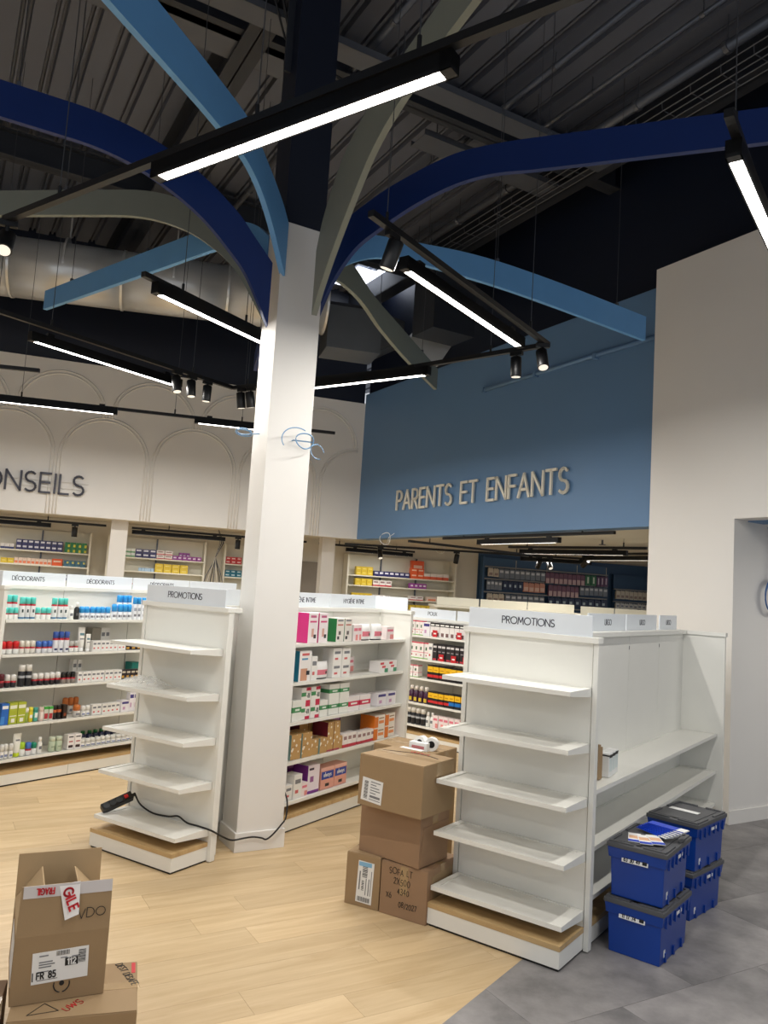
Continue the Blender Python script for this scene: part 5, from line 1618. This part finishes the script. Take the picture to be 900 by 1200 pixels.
def label_sheet(parent, x, z, w, h, y=-0.0015, rows=(), bars=(), tilt=0.0):
    """paper label on the front face with printed rows and bar code"""
    s = MB().box(-w / 2, w / 2, 0, 0.001, -h / 2, h / 2).build('shipping_label', PAPER, parent)
    s.location = (x, y, z)
    s.rotation_euler = (0, tilt, 0)
    pr = MB()
    for (a, b, c, e) in rows:
        pr.box(-w / 2 + a * w, -w / 2 + b * w, -0.0006, 0.0, -h / 2 + c * h, -h / 2 + e * h)
    if rows:
        pr.build('print', GREYINK, s)
    bk = MB()
    for (a, b, c, e, n, vert) in bars:
        for i in range(n):
            f0, f1 = i / n, (i + 0.35 + 0.4 * ((i * 7) % 3) / 3) / n
            if vert:
                bk.box(-w / 2 + a * w, -w / 2 + b * w, -0.0006, 0, -h / 2 + (c + (e - c) * f0) * h, -h / 2 + (c + (e - c) * f1) * h)
            else:
                bk.box(-w / 2 + (a + (b - a) * f0) * w, -w / 2 + (a + (b - a) * f1) * w, -0.0006, 0, -h / 2 + c * h, -h / 2 + e * h)
    if bars:
        bk.build('bar_code', INK, s)
    return s

# stack in front of the right gondola
ba = carton('tall narrow cardboard box with a courier label, under the carton stack', (-0.083, 4.447), R(-26), 0.205, 0.30, 0, 0.272)
label_sheet(ba, 0.118, 0.13, 0.095, 0.215, rows=[(.12, .2, .3, .75), (.72, .78, .2, .6), (.55, .6, .2, .6), (.86, .9, .2, .8)], bars=[(.3, .62, .62, .9, 9, True), (.1, .9, .03, .14, 16, False), (.3, .45, .3, .55, 8, True)], tilt=R(2))
MB().box(0.078, 0.155, -0.0022, -0.0015, 0.212, 0.234).build('label_band', M('pale_blue_print', (130, 180, 214), 0.5), ba)
bb = carton('cardboard box with handwriting on its front, under the carton stack', (0.106, 4.352), R(-31), 0.278, 0.345, 0, 0.268, CARD2)
MB().box(0.118, 0.164, -0.0012, 0.0, 0.12, 0.262).build('packing_tape', PTAPE, bb)
for s, x, z, hh in (('SOFA LT', .12, .215, .030), ('2X500', .13, .165, .032), ('4340', .14, .12, .028), ('X6', .055, .09, .026), ('08/2027', .17, .055, .026)):
    put_text(bb, s, hh, 0.0024, x, -0.001, z, INK, jit=0.08, squash=0.8)
MB().box(0.279, 0.2795, 0.05, 0.30, 0.10, 0.23).build('side_mark', CARD, bb)
bm_ = carton('plain cardboard box in the middle of the carton stack', (-0.022, 4.478), R(-38.5), 0.405, 0.27, 0.272, 0.272, CARD2)
fp = MB().hexa([(0.4055, 0.004, 0.005), (0.4055, 0.262, 0.005), (0.4075, 0.262, 0.005), (0.4075, 0.004, 0.005), (0.4055, 0.03, 0.20), (0.4055, 0.262, 0.215), (0.4075, 0.262, 0.215), (0.4075, 0.03, 0.20)])
fp.build('side_flap', CARD2, bm_)
bt = carton('cardboard box with a white label, on top of the carton stack', (-0.045, 4.381), R(-35.8), 0.410, 0.315, 0.544, 0.268)
label_sheet(bt, 0.092, 0.085, 0.135, 0.12, rows=[(.42, .9, .86, .9), (.42, .7, .74, .78), (.42, .85, .62, .66), (.42, .9, .5, .54), (.42, .7, .38, .42), (.42, .92, .2, .3), (.4, .94, .1, .13)], bars=[(.12, .3, .1, .9, 16, True)], tilt=R(4))
sl = MB()
for i in range(12):
    x0, x1 = 0.03 + i * 0.028, 0.058 + i * 0.028
    y = 0.19 + 0.05 * math.sin((i - 1.5) / 12 * 3.0)
    y2 = 0.19 + 0.05 * math.sin((i - 0.5) / 12 * 3.0)
    sl.hexa([(x0, y - .004, .268), (x1, y2 - .004, .268), (x1, y2 + .004, .268), (x0, y + .004, .268), (x0, y - .004, .2695), (x1, y2 - .004, .2695), (x1, y2 + .004, .2695), (x0, y + .004, .2695)])
sl.build('open_seam', M('dark_gap', (52, 40, 30), 0.8), bt)
put_text(bt, 'VUGYS', 0.03, 0.003, 0.22, 0.245, 0.2685, REDINK, rot=(R(-90), 0, 0), jit=0.1)
bk = carton('cardboard box standing behind the carton stack', (0.03, 5.28), R(-33), 0.46, 0.30, 0, 0.70)
# paper and tape rolls lying on the box behind
for i, (x, y, c, lb) in enumerate(((0.335, 5.16, 1, 'white tape roll with black core lying on its side on the rear carton'), (0.40, 5.12, 1, 'second white tape roll with dark core beside the first on the rear carton'))):
    t = thing('tape_roll', lb, 'tape roll', (x, y, 0.742), R(-40 + 25 * i))
    rb = MB()
    n = 20
    for (r, yy) in ((0.042, -0.022), (0.042, 0.022), (0.022, 0.022), (0.022, -0.022)):
        for k in range(n):
            a = 2 * math.pi * k / n
            rb.v.append((r * math.cos(a), yy, r * math.sin(a)))
    for j in range(4):
        for k in range(n):
            rb.face((j * n + k, j * n + (k + 1) % n, ((j + 1) % 4) * n + (k + 1) % n, ((j + 1) % 4) * n + k))
    rb.build('tape', PAPER, t, smooth=False)
    MB().tube([(0, -0.023, 0), (0, 0.023, 0)], 0.0215, 16).build('core', BLACK, t)
pk = thing('product_box', 'small white box with pink print lying on the rear carton', 'box', (0.255, 5.14, 0.70), R(-33))
MB().box(0, 0.13, 0, 0.08, 0, 0.05).build('body', PAPER, pk, bevel=0.002)
MB().box(0.02, 0.11, -0.0008, 0, 0.012, 0.03).build('print', M('pink_print', (196, 120, 124), 0.5), pk)
lf = thing('leaflet_pad', 'flat white leaflet pad on the rear carton', 'paper', (0.20, 5.11, 0.70), R(-36))
MB().box(0, 0.16, -0.07, 0.03, 0, 0.016).build('sheets', PAPER, lf)

# cartons in the left foreground
lowb = carton('taped cardboard box lying under the open carton', (-1.150, 2.763), R(17), 0.42, 0.36, 0.0, 0.20)
put_text(lowb, 'DEST DESAFE', 0.026, 0.0028, 0.37, 0.26, 0.2008, INK, rot=(R(-90), 0, R(-70)), jit=0.06, squash=0.8)
MB().box(0.398, 0.412, 0.27, 0.35, 0.2002, 0.201).build('red_tape', REDINK, lowb)
tri = MB()
tp_ = [(0.06, 0.03), (0.16, 0.045), (0.11, 0.10)]
for a, b in zip(tp_, tp_[1:] + tp_[:1]):
    d_ = Vector((b[0] - a[0], b[1] - a[1], 0)).normalized()
    n_ = Vector((-d_.y, d_.x, 0)) * 0.0016
    tri.hexa([(a[0] - n_.x, a[1] - n_.y, .2003), (b[0] - n_.x, b[1] - n_.y, .2003), (b[0] + n_.x, b[1] + n_.y, .2003), (a[0] + n_.x, a[1] + n_.y, .2003),
              (a[0] - n_.x, a[1] - n_.y, .2009), (b[0] - n_.x, b[1] - n_.y, .2009), (b[0] + n_.x, b[1] + n_.y, .2009), (a[0] + n_.x, a[1] + n_.y, .2009)])
tri.build('triangle_mark', INK, lowb)
put_text(lowb, 'UWS', 0.03, 0.003, 0.215, 0.06, 0.2008, REDINK, rot=(R(-90), 0, R(40)), jit=0.15)

lb3 = carton('low cardboard box to the left of the taped box under the open carton', (-1.515, 2.655), R(17), 0.345, 0.30, 0.0, 0.197, CARD2)
put_text(lb3, 'U5Y', 0.035, 0.003, 0.26, 0.08, 0.198, INK, rot=(R(-90), 0, R(20)), jit=0.15)
ob = thing('open_cardboard_box', 'open cardboard box with upright flaps and FRAGILE tape', 'box', (-1.182, 2.850, 0.202), R(25.0))
W0, D0, H0, T0 = 0.310, 0.375, 0.225, 0.004
MB().box(0, W0, 0, D0, 0, T0).build('base', CARD, ob)
MB().box(0, W0, 0, T0, T0, H0).build('front_wall', CARD, ob)
MB().box(0, W0, D0 - T0, D0, T0, H0).build('rear_wall', CARD, ob)
MB().box(0, T0, T0, D0 - T0, T0, H0).build('side_wall', CARD, ob)
MB().box(W0 - T0, W0, T0, D0 - T0, T0, H0).build('side_wall', CARD, ob)
ff = MB().hexa([(0.0, 0, 0), (W0, 0, 0), (W0, T0, 0), (0, T0, 0), (0.006, 0.018, .165), (W0 - 0.0, 0.018, .165), (W0, 0.022, .165), (0.006, 0.022, .165)]).build('front_flap', CARD, ob)
ff.location = (0, 0, H0)
rf = MB().hexa([(0, 0, 0), (W0, 0, 0), (W0, T0, 0), (0, T0, 0), (0, 0.03, .155), (W0, 0.03, .155), (W0, 0.034, .155), (0, 0.034, .155)]).build('rear_flap', CARDIN, ob)
rf.location = (0, D0 - T0, H0)
sf = MB().hexa([(0, 0.004, 0), (0.0, D0 - 0.004, 0), (T0, D0 - 0.004, 0), (T0, 0.004, 0), (0.085, 0.02, .115), (0.085, D0 - 0.02, .115), (0.089, D0 - 0.02, .115), (0.089, 0.02, .115)]).build('side_flap', CARDIN, ob)
sf.location = (0, 0, H0)
sf2 = MB().hexa([(0, 0.004, 0), (0.0, D0 - 0.004, 0), (T0, D0 - 0.004, 0), (T0, 0.004, 0), (-0.10, 0.02, .105), (-0.10, D0 - 0.02, .105), (-0.096, D0 - 0.02, .105), (-0.096, 0.02, .105)]).build('side_flap', CARDIN, ob)
sf2.location = (W0 - T0, 0, H0)
put_text(sf, 'STXU U', 0.022, 0.0026, 0.042, 0.12, 0.062, INK, rot=(R(-56), 0, R(-90)), jit=0.1)
tapeM = M('printed_tape', (206, 200, 198), 0.25, 0.03)
mt_ = MB().hexa([(0.012, 0.0125, .125), (W0, 0.0125, .125), (W0, 0.0135, .125), (0.012, 0.0135, .125), (0.012, 0.0165, .1655), (W0, 0.0165, .1655), (W0, 0.0175, .1655), (0.012, 0.0175, .1655)]).build('tape_strip', tapeM, ff)
put_text(ff, 'FRAGIL', 0.02, 0.0042, 0.084, 0.0145, 0.155, REDINK, rot=(R(-6), R(180), 0), squash=0.6)
ft = MB().hexa([(0.155, -0.004, 0.045), (0.20, -0.006, 0.062), (0.20, -0.005, 0.062), (0.155, -0.003, 0.045), (0.128, 0.0165, 0.162), (0.198, 0.0175, 0.168), (0.198, 0.0185, 0.168), (0.128, 0.0175, 0.162)]).build('loose_tape', M('white_tape', (236, 232, 228), 0.25, 0.02), ff)
put_text(ft, 'GILE', 0.030, 0.0068, 0.156, 0.0046, 0.108, REDINK, rot=(R(-11), R(68), 0), squash=0.85, gap=0.009)
put_text(ff, 'VDO', 0.03, 0.0022, 0.245, 0.003, 0.045, INK, rot=(R(-6), 0, 0), jit=0.08, squash=1.1)
lb_ = label_sheet(ob, 0.155, 0.118, 0.185, 0.105, rows=[(.12, .28, .86, .9), (.12, .36, .66, .7), (.12, .4, .58, .62), (.12, .34, .5, .54), (.1, .3, .36, .39), (.5, .62, .72, .75), (.7, .85, .72, .75)],
                  bars=[(.42, .66, .82, .97, 14, False), (.82, .95, .5, .92, 12, True), (.01, .03, .1, .9, 1, True)], tilt=R(-2))
put_text(lb_, 'FR 85', 0.022, 0.004, -0.045, -0.0008, -0.036, INK, squash=0.8)
MB().box(-0.075, -0.008, -0.0007, 0, -0.042, -0.0405).build('underline', INK, lb_)
MB().box(0.015, 0.058, -0.0007, 0, -0.005, 0.022).build('number_block', INK, lb_)
put_text(lb_, '112', 0.02, 0.004, 0.037, -0.0009, -0.001, PAPER, squash=0.9)
ring = MB()
for a0, a1 in ((160, 260), (280, 380)):
    pts = [(0.165 + 0.026 * math.cos(R(a0 + (a1 - a0) * i / 10)), -0.0008, 0.052 + 0.026 * math.sin(R(a0 + (a1 - a0) * i / 10))) for i in range(11)]
    ring.tube(pts, 0.002, 5)
ring.tube([(0.165, -0.0008, 0.056), (0.165, 0.0, 0.056)], 0.0085, 14)
ring.build('printed_emblem', INK, ob)
sl_ = MB().box(-0.0012, 0, 0.05, 0.26, 0.04, 0.19).build('side_label', PAPER, ob)
lb2 = carton('cardboard box with a white label cut by the left edge of the view', (-1.83, 3.05), R(15), 0.36, 0.34, 0.0, 0.32)
pl2 = MB().box(0.10, 0.34, 0.03, 0.30, 0.3205, 0.3212).build('shipping_label', PAPER, lb2)
MB().box(0.12, 0.32, 0.22, 0.25, 0.3213, 0.3217).build('label_band', MATS['pale_blue_print'], lb2)

# ================================================================== CRATES
def crate(label, cx, cy, z, ang, code, notes=()):
    t = thing('plastic_crate', label, 'crate', (cx, cy, z), ang, None)
    w, l, h = 0.252, 0.380, 0.235
    W, Lg = 0.292, 0.420
    zr = 0.185
    f = zr / h
    wi, li = w + (W - 0.024 - w) * f, l + (Lg - 0.024 - l) * f
    b = MB()
    b.hexa([(-w / 2, -l / 2, 0), (w / 2, -l / 2, 0), (w / 2, l / 2, 0), (-w / 2, l / 2, 0), (-wi / 2, -li / 2, zr), (wi / 2, -li / 2, zr), (wi / 2, li / 2, zr), (-wi / 2, li / 2, zr)])
    b.build('body', CRATE, t, bevel=0.006)
    MB().hexa([(-W / 2 + .006, -Lg / 2 + .006, zr), (W / 2 - .006, -Lg / 2 + .006, zr), (W / 2 - .006, Lg / 2 - .006, zr), (-W / 2 + .006, Lg / 2 - .006, zr), (-W / 2, -Lg / 2, h), (W / 2, -Lg / 2, h), (W / 2, Lg / 2, h), (-W / 2, Lg / 2, h)]).build('rim', CRATE, t, bevel=0.003)
    for s in (-1, 1):
        for k in range(6):
            y = -0.16 + k * 0.064
            MB().box(s * (W / 2 - 0.008), s * (W / 2 + 0.004), y - 0.006, y + 0.006, zr - 0.012, h - 0.012).build('rib', CRATE, t)
        for k in range(3):
            y = -0.12 + k * 0.12
            MB().box(s * (w / 2 - 0.003), s * (w / 2 + 0.009), y - 0.008, y + 0.008, 0.004, 0.045).build('foot_rib', CRATE, t)
    lid = MB().box(-W / 2 - 0.004, W / 2 + 0.004, -Lg / 2 - 0.004, Lg / 2 + 0.004, h, h + 0.022).build('lid', LID, t, bevel=0.004)
    rz = h + 0.022
    for (x0, x1, y0, y1) in ((-.14, -.02, -.205, -.19), (.03, .14, -.205, -.19), (-.14, -.02, .19, .205), (.03, .14, .19, .205), (-.142, -.127, -.19, -.05), (-.142, -.127, .04, .19), (.127, .142, -.19, -.05), (.127, .142, .04, .19)):
        MB().box(x0, x1, y0, y1, rz - 0.002, rz + 0.008).build('lid_rim', LID, lid)
    MB().box(-.105, .105, -.165, .165, rz - 0.002, rz + 0.003).build('lid_panel', LID, lid)
    MB().box(-0.012, 0.012, -0.18, 0.18, rz - 0.001, rz + 0.0022).build('lid_hinge', BLACK, lid)
    ls = MB().box(-0.068, 0.062, 0, 0.001, -0.014, 0.014).build('code_label', PAPER, t)
    ls.location = (-0.005, -Lg / 2 + 0.0045, 0.175 + 0.014)
    ls.rotation_euler = (R(-8), 0, 0)
    if code:
        tx = text_mb(code, 0.017, 0.0036, -0.0012, -0.0002, squash=0.8).build('lettering', INK, ls)
        tx.location = (-0.018, 0, -0.0085)
    MB().box(0.034, 0.056, -0.0012, 0, -0.008, 0.008).build('bar_code', INK, ls)
    for (yy, zz, hh, ww) in ((0.02, 0.205, 0.016, 0.075), (-0.13, 0.045, 0.034, 0.022)):
        k = MB().box(0, 0.0012, -ww / 2, ww / 2, -hh / 2, hh / 2).build('side_label', PAPER, t)
        xx = W / 2 + 0.0005 if zz > zr else w / 2 + (wi - w) / 2 * zz / zr
        k.location = (xx, yy, zz)
    return t, rz
_, CH = crate('lower blue crate labelled 11 17 74 with charcoal lid', 1.466, 4.141, 0, R(-38.6), '11 17 74')
crate('blue crate labelled 63 30 49 with blue leaflets on its lid', 1.468, 4.150, CH + 0.009, R(-36.5), '63 30 49')
crate('lower blue crate of the stack nearest the white wall', 1.862, 4.708, 0, R(-45.3), None)
c4, _ = crate('upper blue crate with a strip of white paper on its lid', 1.875, 4.700, CH + 0.009, R(-44), None)
ZL = 2 * CH + 0.009 + 0.009
MB().hexa([(1.79, 4.80, ZL - .004), (1.93, 4.73, ZL - .004), (1.945, 4.765, ZL - .004), (1.80, 4.835, ZL - .004), (1.79, 4.80, ZL - .003), (1.93, 4.73, ZL - .001), (1.945, 4.765, ZL - .001), (1.80, 4.835, ZL - .003)])
pp = thing('paper_strip', 'strip of white paper on the crate nearest the white wall', 'paper', (1.87, 4.73, ZL - 0.004), R(-44))
MB().box(-0.085, 0.085, -0.024, 0.024, 0, 0.0015).build('sheet', PAPER, pp)
# leaflets on the front crate
def leaflet(label, x, y, z, ang, wd, ln_, tilt, blue_end, group=None):
    t = thing('leaflet', label, 'leaflet', (x, y, z), ang, group)
    t.rotation_euler = (tilt, 0.0, ang)
    MB().box(-wd / 2, wd / 2, -ln_ / 2, ln_ / 2, 0, 0.004).build('sheet', PAPER if not blue_end else M('leaflet_blue', (18, 62, 190), 0.35), t)
    if blue_end:
        MB().box(-wd / 2, wd / 2, -ln_ / 2 - 0.001, -ln_ / 2 + 0.045, 0.0002, 0.0048).build('white_edge', PAPER, t)
    else:
        MB().box(-wd / 2 + 0.004, wd / 2 - 0.004, -0.02, 0.03, 0.004, 0.0045).build('print', M('orange_print', (222, 176, 140), 0.5), t)
        MB().box(-wd / 2, wd / 2, -ln_ / 2, -ln_ / 2 + 0.032, 0.0039, 0.0046).build('blue_foot', M('leaflet_blue', (18, 62, 190), 0.35), t)
    return t
fx, fy = dirv(-36.5), dirv(53.5)
cc = Vector((1.468, 4.150, 0))
for i in range(7):
    p = cc + fx * (0.005 + 0.010 * i) + fy * (0.055 + 0.004 * i)
    leaflet('blue leaflet with white edge in the fanned pile on the crate', p.x, p.y, ZL - 0.002 + 0.006 * i + 0.012, R(25 + 3 * i), 0.06, 0.20, R(0), True, 'fanned blue leaflets')
for i, (a, b, an, lb) in enumerate(((-0.055, -0.075, 18, 'white leaflet with blue foot at the left front of the crate lid'), (0.0, -0.085, 24, 'white leaflet with blue foot in the middle of the crate lid'), (0.045, -0.06, 30, 'white leaflet with blue foot under the fanned pile'))):
    p = cc + fx * a + fy * b
    leaflet(lb, p.x, p.y, ZL - 0.003 + 0.0042 * i, R(an - 36), 0.062, 0.15, 0.0, False)

# ================================================================== SMALL THINGS
# power strip and its cable on the bottom shelf by the column
Lm = Matrix.Translation((LLOC[0], LLOC[1], 0)) @ Matrix.Rotation(LANG, 4, 'Z')
def Lw(a, b, z):
    return tuple(Lm @ Vector((b, a, z)))
p0, p1 = Vector(Lw(-0.225, -0.712, 0.205)), Vector(Lw(-0.055, -0.66, 0.262))
dv = p1 - p0
ps = thing('power_strip', 'black power strip with red switch on the bottom shelf', 'power strip', p0, math.atan2(dv.y, dv.x))
ps.rotation_euler = (R(38), -math.asin(dv.z / dv.length), math.atan2(dv.y, dv.x))
MB().box(0, 0.20, -0.026, 0.026, -0.006, 0.036).build('body', BLACK, ps, bevel=0.004)
for i in range(3):
    MB().lathe([(0.019, 0.035), (0.021, 0.0385), (0.017, 0.0385), (0.016, 0.0365)], 16, 0.03 + i * 0.042, 0).build('socket', M('socket_plastic', (52, 56, 60), 0.5), ps)
MB().box(0.148, 0.172, -0.012, 0.012, 0.035, 0.041).build('switch', M('red_switch', (200, 30, 34), 0.3), ps, bevel=0.002)
MB().box(0.20, 0.225, -0.008, 0.008, 0.006, 0.022).build('strain_relief', BLACK, ps)
CPm = lambda a, b, z: tuple(CP + CA * a + CB * b + Vector((0, 0, z)))
cpts = [tuple(p1 + dv.normalized() * 0.035 + Vector((0, 0, 0.012))), Lw(-0.025, -0.60, 0.235), Lw(-0.025, -0.52, 0.207), Lw(-0.035, -0.43, 0.202), Lw(-0.02, -0.33, 0.205), Lw(-0.02, -0.25, 0.222), Lw(-0.03, -0.16, 0.203), Lw(-0.03, -0.06, 0.203), Lw(-0.02, 0.035, 0.195),
        CPm(-0.05, -0.10, 0.125), CPm(-0.03, -0.03, 0.092), CPm(-0.022, 0.05, 0.093), CPm(-0.02, 0.11, 0.094), CPm(-0.02, 0.17, 0.082), CPm(-0.02, 0.205, 0.07), CPm(-0.02, 0.25, 0.098), CPm(-0.02, 0.30, 0.150), CPm(-0.01, 0.335, 0.19), CPm(0.03, 0.355, 0.28), CPm(0.10, 0.36, 0.33)]
def spline(pts, n=5):
    P = [Vector(p) for p in pts]
    out = []
    for i in range(len(P) - 1):
        a, b, c, d = P[max(i - 1, 0)], P[i], P[i + 1], P[min(i + 2, len(P) - 1)]
        for k in range(n):
            t = k / n
            out.append(0.5 * ((2 * b) + (c - a) * t + (2 * a - 5 * b + 4 * c - d) * t * t + (3 * b - a - 3 * c + d) * t ** 3))
    out.append(P[-1])
    return out
MBc = MB().tube(spline(cpts), 0.0055, 8)
tag(MBc.build('power_cable', CABLEK, smooth=True), 'black power cable running from the strip round the column foot', 'cable')

# cable coils sticking out of the column
cc_ = thing('cable_coil', 'pale blue cable coil sticking out of the front of the column', 'cable', CPm(0, 0.24, 2.66), CANG)
c1 = [(0.065 * math.cos(t) + 0.015, -0.05 - 0.012 * math.sin(2 * t), 0.052 * math.sin(t) + 0.0) for t in [i * 0.3 for i in range(24)]]
MB().tube([(-0.05, 0.02, 0.0), (-0.055, -0.02, 0.0)] + c1, 0.0045, 6).build('loop', CABLEB, cc_, smooth=True)
c2 = [(-0.045 + 0.11 * math.cos(t), -0.06, -0.005 + 0.085 * math.sin(t)) for t in [R(60 + i * 9) for i in range(18)]]
MB().tube(c2, 0.004, 6).build('free_end', CABLEB, cc_, smooth=True)
cs_ = thing('cable_coil', 'thin cable loop hanging off the right column edge', 'cable', CPm(0.05, 0.40, 2.62), CANG)
MB().tube([(0.05 * math.cos(t), 0.02 * math.sin(t), 0.055 * math.sin(t)) for t in [i * 0.3 for i in range(18)]], 0.003, 6).build('loop', CABLEB, cs_, smooth=True)
MB().tube([(-0.08, 0.0, 0.02), (-0.05, 0, 0.03), (0.0, 0, 0.055)], 0.003, 6).build('lead', CABLEB, cs_, smooth=True)
cl_ = thing('cable_coil', 'flat pale blue cable loop hanging off the left column face', 'cable', CPm(0.16, -0.06, 2.69), CANG)
for k in range(2):
    MB().tube([(-0.04 - 0.05 * math.cos(t) * (1 - .15 * k), 0.09 * math.sin(t), 0.012 * math.cos(t) + 0.01 * k) for t in [i * 0.3 for i in range(21)]], 0.004, 6).build('loop', CABLEB, cl_, smooth=True)
MB().tube([(0.0, 0.0, 0.0), (0.08, 0.0, 0.012)], 0.004, 6).build('lead', CABLEB, cl_, smooth=True)
# coil hanging in the passage
jc = thing('cable_coil', 'blue cable coil hanging on the passage wall', 'cable', tuple(JC + JD * 0.42 + JN * 0.045), R(31))
for k in range(4):
    r_ = 0.115 + 0.008 * k
    MB().tube([(0.05 + r_ * math.sin(t) * (0.8 + 0.03 * k), -0.006 * k, 1.84 + 0.004 * k - (r_ + 0.01) * math.cos(t)) for t in [i * 0.26 for i in range(25)]], 0.006, 6).build('loop', M('cobalt_cable', (58, 96, 150), 0.4), jc, smooth=True)
MB().tube([(0.03, 0, 1.93), (0.045, 0.0, 2.05), (0.05, 0.005, 2.2), (0.05, 0.02, 2.36), (0.03, 0.03, 2.44)], 0.007, 6).build('lead', MATS['cobalt_cable'], jc, smooth=True)
# cable loops dropping from the low ceiling near the blue wall
for i, (x, y, lb) in enumerate(((0.05, 11.60, 'small white cable loop on the lower edge of the blue wall'), (1.0, 13.3, 'white cable loop hanging among the tracks by the orange boxes'), (2.36, 11.4, 'white cable loop hanging from the low ceiling behind the blue wall'))):
    p = (x, y, 2.44)
    t = thing('cable_loop', lb, 'cable', p, R(-40))
    MB().tube([(0.10 * math.sin(q), 0.02 * math.cos(2 * q), -0.06 - 0.09 * math.cos(q) + 0.06) for q in [k * 0.33 for k in range(20)]], 0.005, 6).build('loop', PAPER, t, smooth=True)
    MB().tube([(0, 0.02, -0.09), (0.06, 0.0, 0.02), (0.16, 0.0, 0.08)], 0.004, 6).build('lead', PAPER, t, smooth=True)

# crumpled clear plastic on the second shelf
pb_, nt, bs = new_mat('clear_plastic_film')
bs.inputs['Base Color'].default_value = (0.95, 0.95, 0.93, 1)
bs.inputs['Roughness'].default_value = 0.12
bs.inputs['Alpha'].default_value = 0.28
bs.inputs['Specular IOR Level'].default_value = 0.9
bag = MB()
n, m = 22, 12
rnd = random.Random(5)
for j in range(m + 1):
    for i in range(n + 1):
        u, v = i / n, j / m
        env = (math.sin(math.pi * u) ** 0.5) * (math.sin(math.pi * v) ** 0.5)
        bag.v.append((-0.19 + 0.38 * u, -0.09 + 0.18 * v, 0.001 + env * (0.025 + 0.045 * rnd.random())))
for j in range(m):
    for i in range(n):
        q = j * (n + 1) + i
        bag.face((q, q + 1, q + n + 2, q + n + 1))
t = thing('plastic_bag', 'crumpled clear plastic bag on the second shelf by the column', 'plastic bag', Lw(-0.13, -0.53, 1.0), LANG)
bag.build('film', pb_, t)

# items left on the right gondola's side shelf
Rm = Matrix.Translation((RLOC[0], RLOC[1], 0)) @ Matrix.Rotation(RANG, 4, 'Z')
def Rw(a, b, z):
    return tuple(Rm @ Vector((b, a, z)))
t = thing('cardboard_box', 'small brown carton tucked behind the upright of the crate-side gondola', 'box', Rw(0.325, -0.125, 0.755), RANG + R(90))
MB().box(0, 0.06, -0.05, 0.05, 0, 0.17).build('body', CARD, t, bevel=0.003)
MB().box(0.0, 0.03, -0.05, 0.05, 0.17, 0.185).build('flap', CARD, t)
for i in range(3):
    t = thing('white_bottle', 'white bottle with black collar on the upper side shelf', 'bottle', Rw(0.465 + 0.068 * i, -0.085 - 0.008 * i, 0.755), RANG + R(90), 'white bottles on the side shelf')
    MB().box(-0.03, 0.03, -0.028, 0.028, 0, 0.128).build('body', PAPER, t, bevel=0.004)
    MB().box(-0.0305, 0.0305, -0.0285, 0.0285, 0.112, 0.120).build('collar', BLACK, t)
    MB().box(-0.02, 0.02, -0.029, -0.028, 0.03, 0.10).build('print', M('teal_print', (212, 222, 220), 0.5), t)
    MB().box(-0.022, 0.022, -0.0295, -0.0285, 0.104, 0.112).build('title', INK, t)
# red price squares on the black packs
for (z, s) in ((1.2, -0.335), (1.2, 0.0), (0.94, -0.23), (0.94, -0.06), (0.94, 0.10)):
    q = Vector((*MLOC, 0)) + Mx * s + Mn * (-0.012)
    t = thing('price_tag', 'red price square in front of the black packs of the POUX gondola', 'price tag', (q.x, q.y, z), MANG, 'red price squares')
    MB().box(-0.033, 0.033, -0.001, 0.001, 0, 0.075).build('card', REDINK, t)
    MB().box(-0.018, 0.018, -0.0016, -0.001, 0.03, 0.045).build('print', PAPER, t)
# lettering on the salmon cartons
for o in [x for x in bpy.data.objects if x.name.startswith('product_carton') and x.data and x.data.name.startswith('box_hygiene')]:
    zz = max(v.co.z for v in o.data.vertices)
    yy = min(v.co.y for v in o.data.vertices)
    k = text_mb('always', 0.03, 0.005, -0.001, 0.0, squash=0.9).build('lettering', PAPER, o)
    k.location = (0, yy - 0.0003, zz * 0.58)
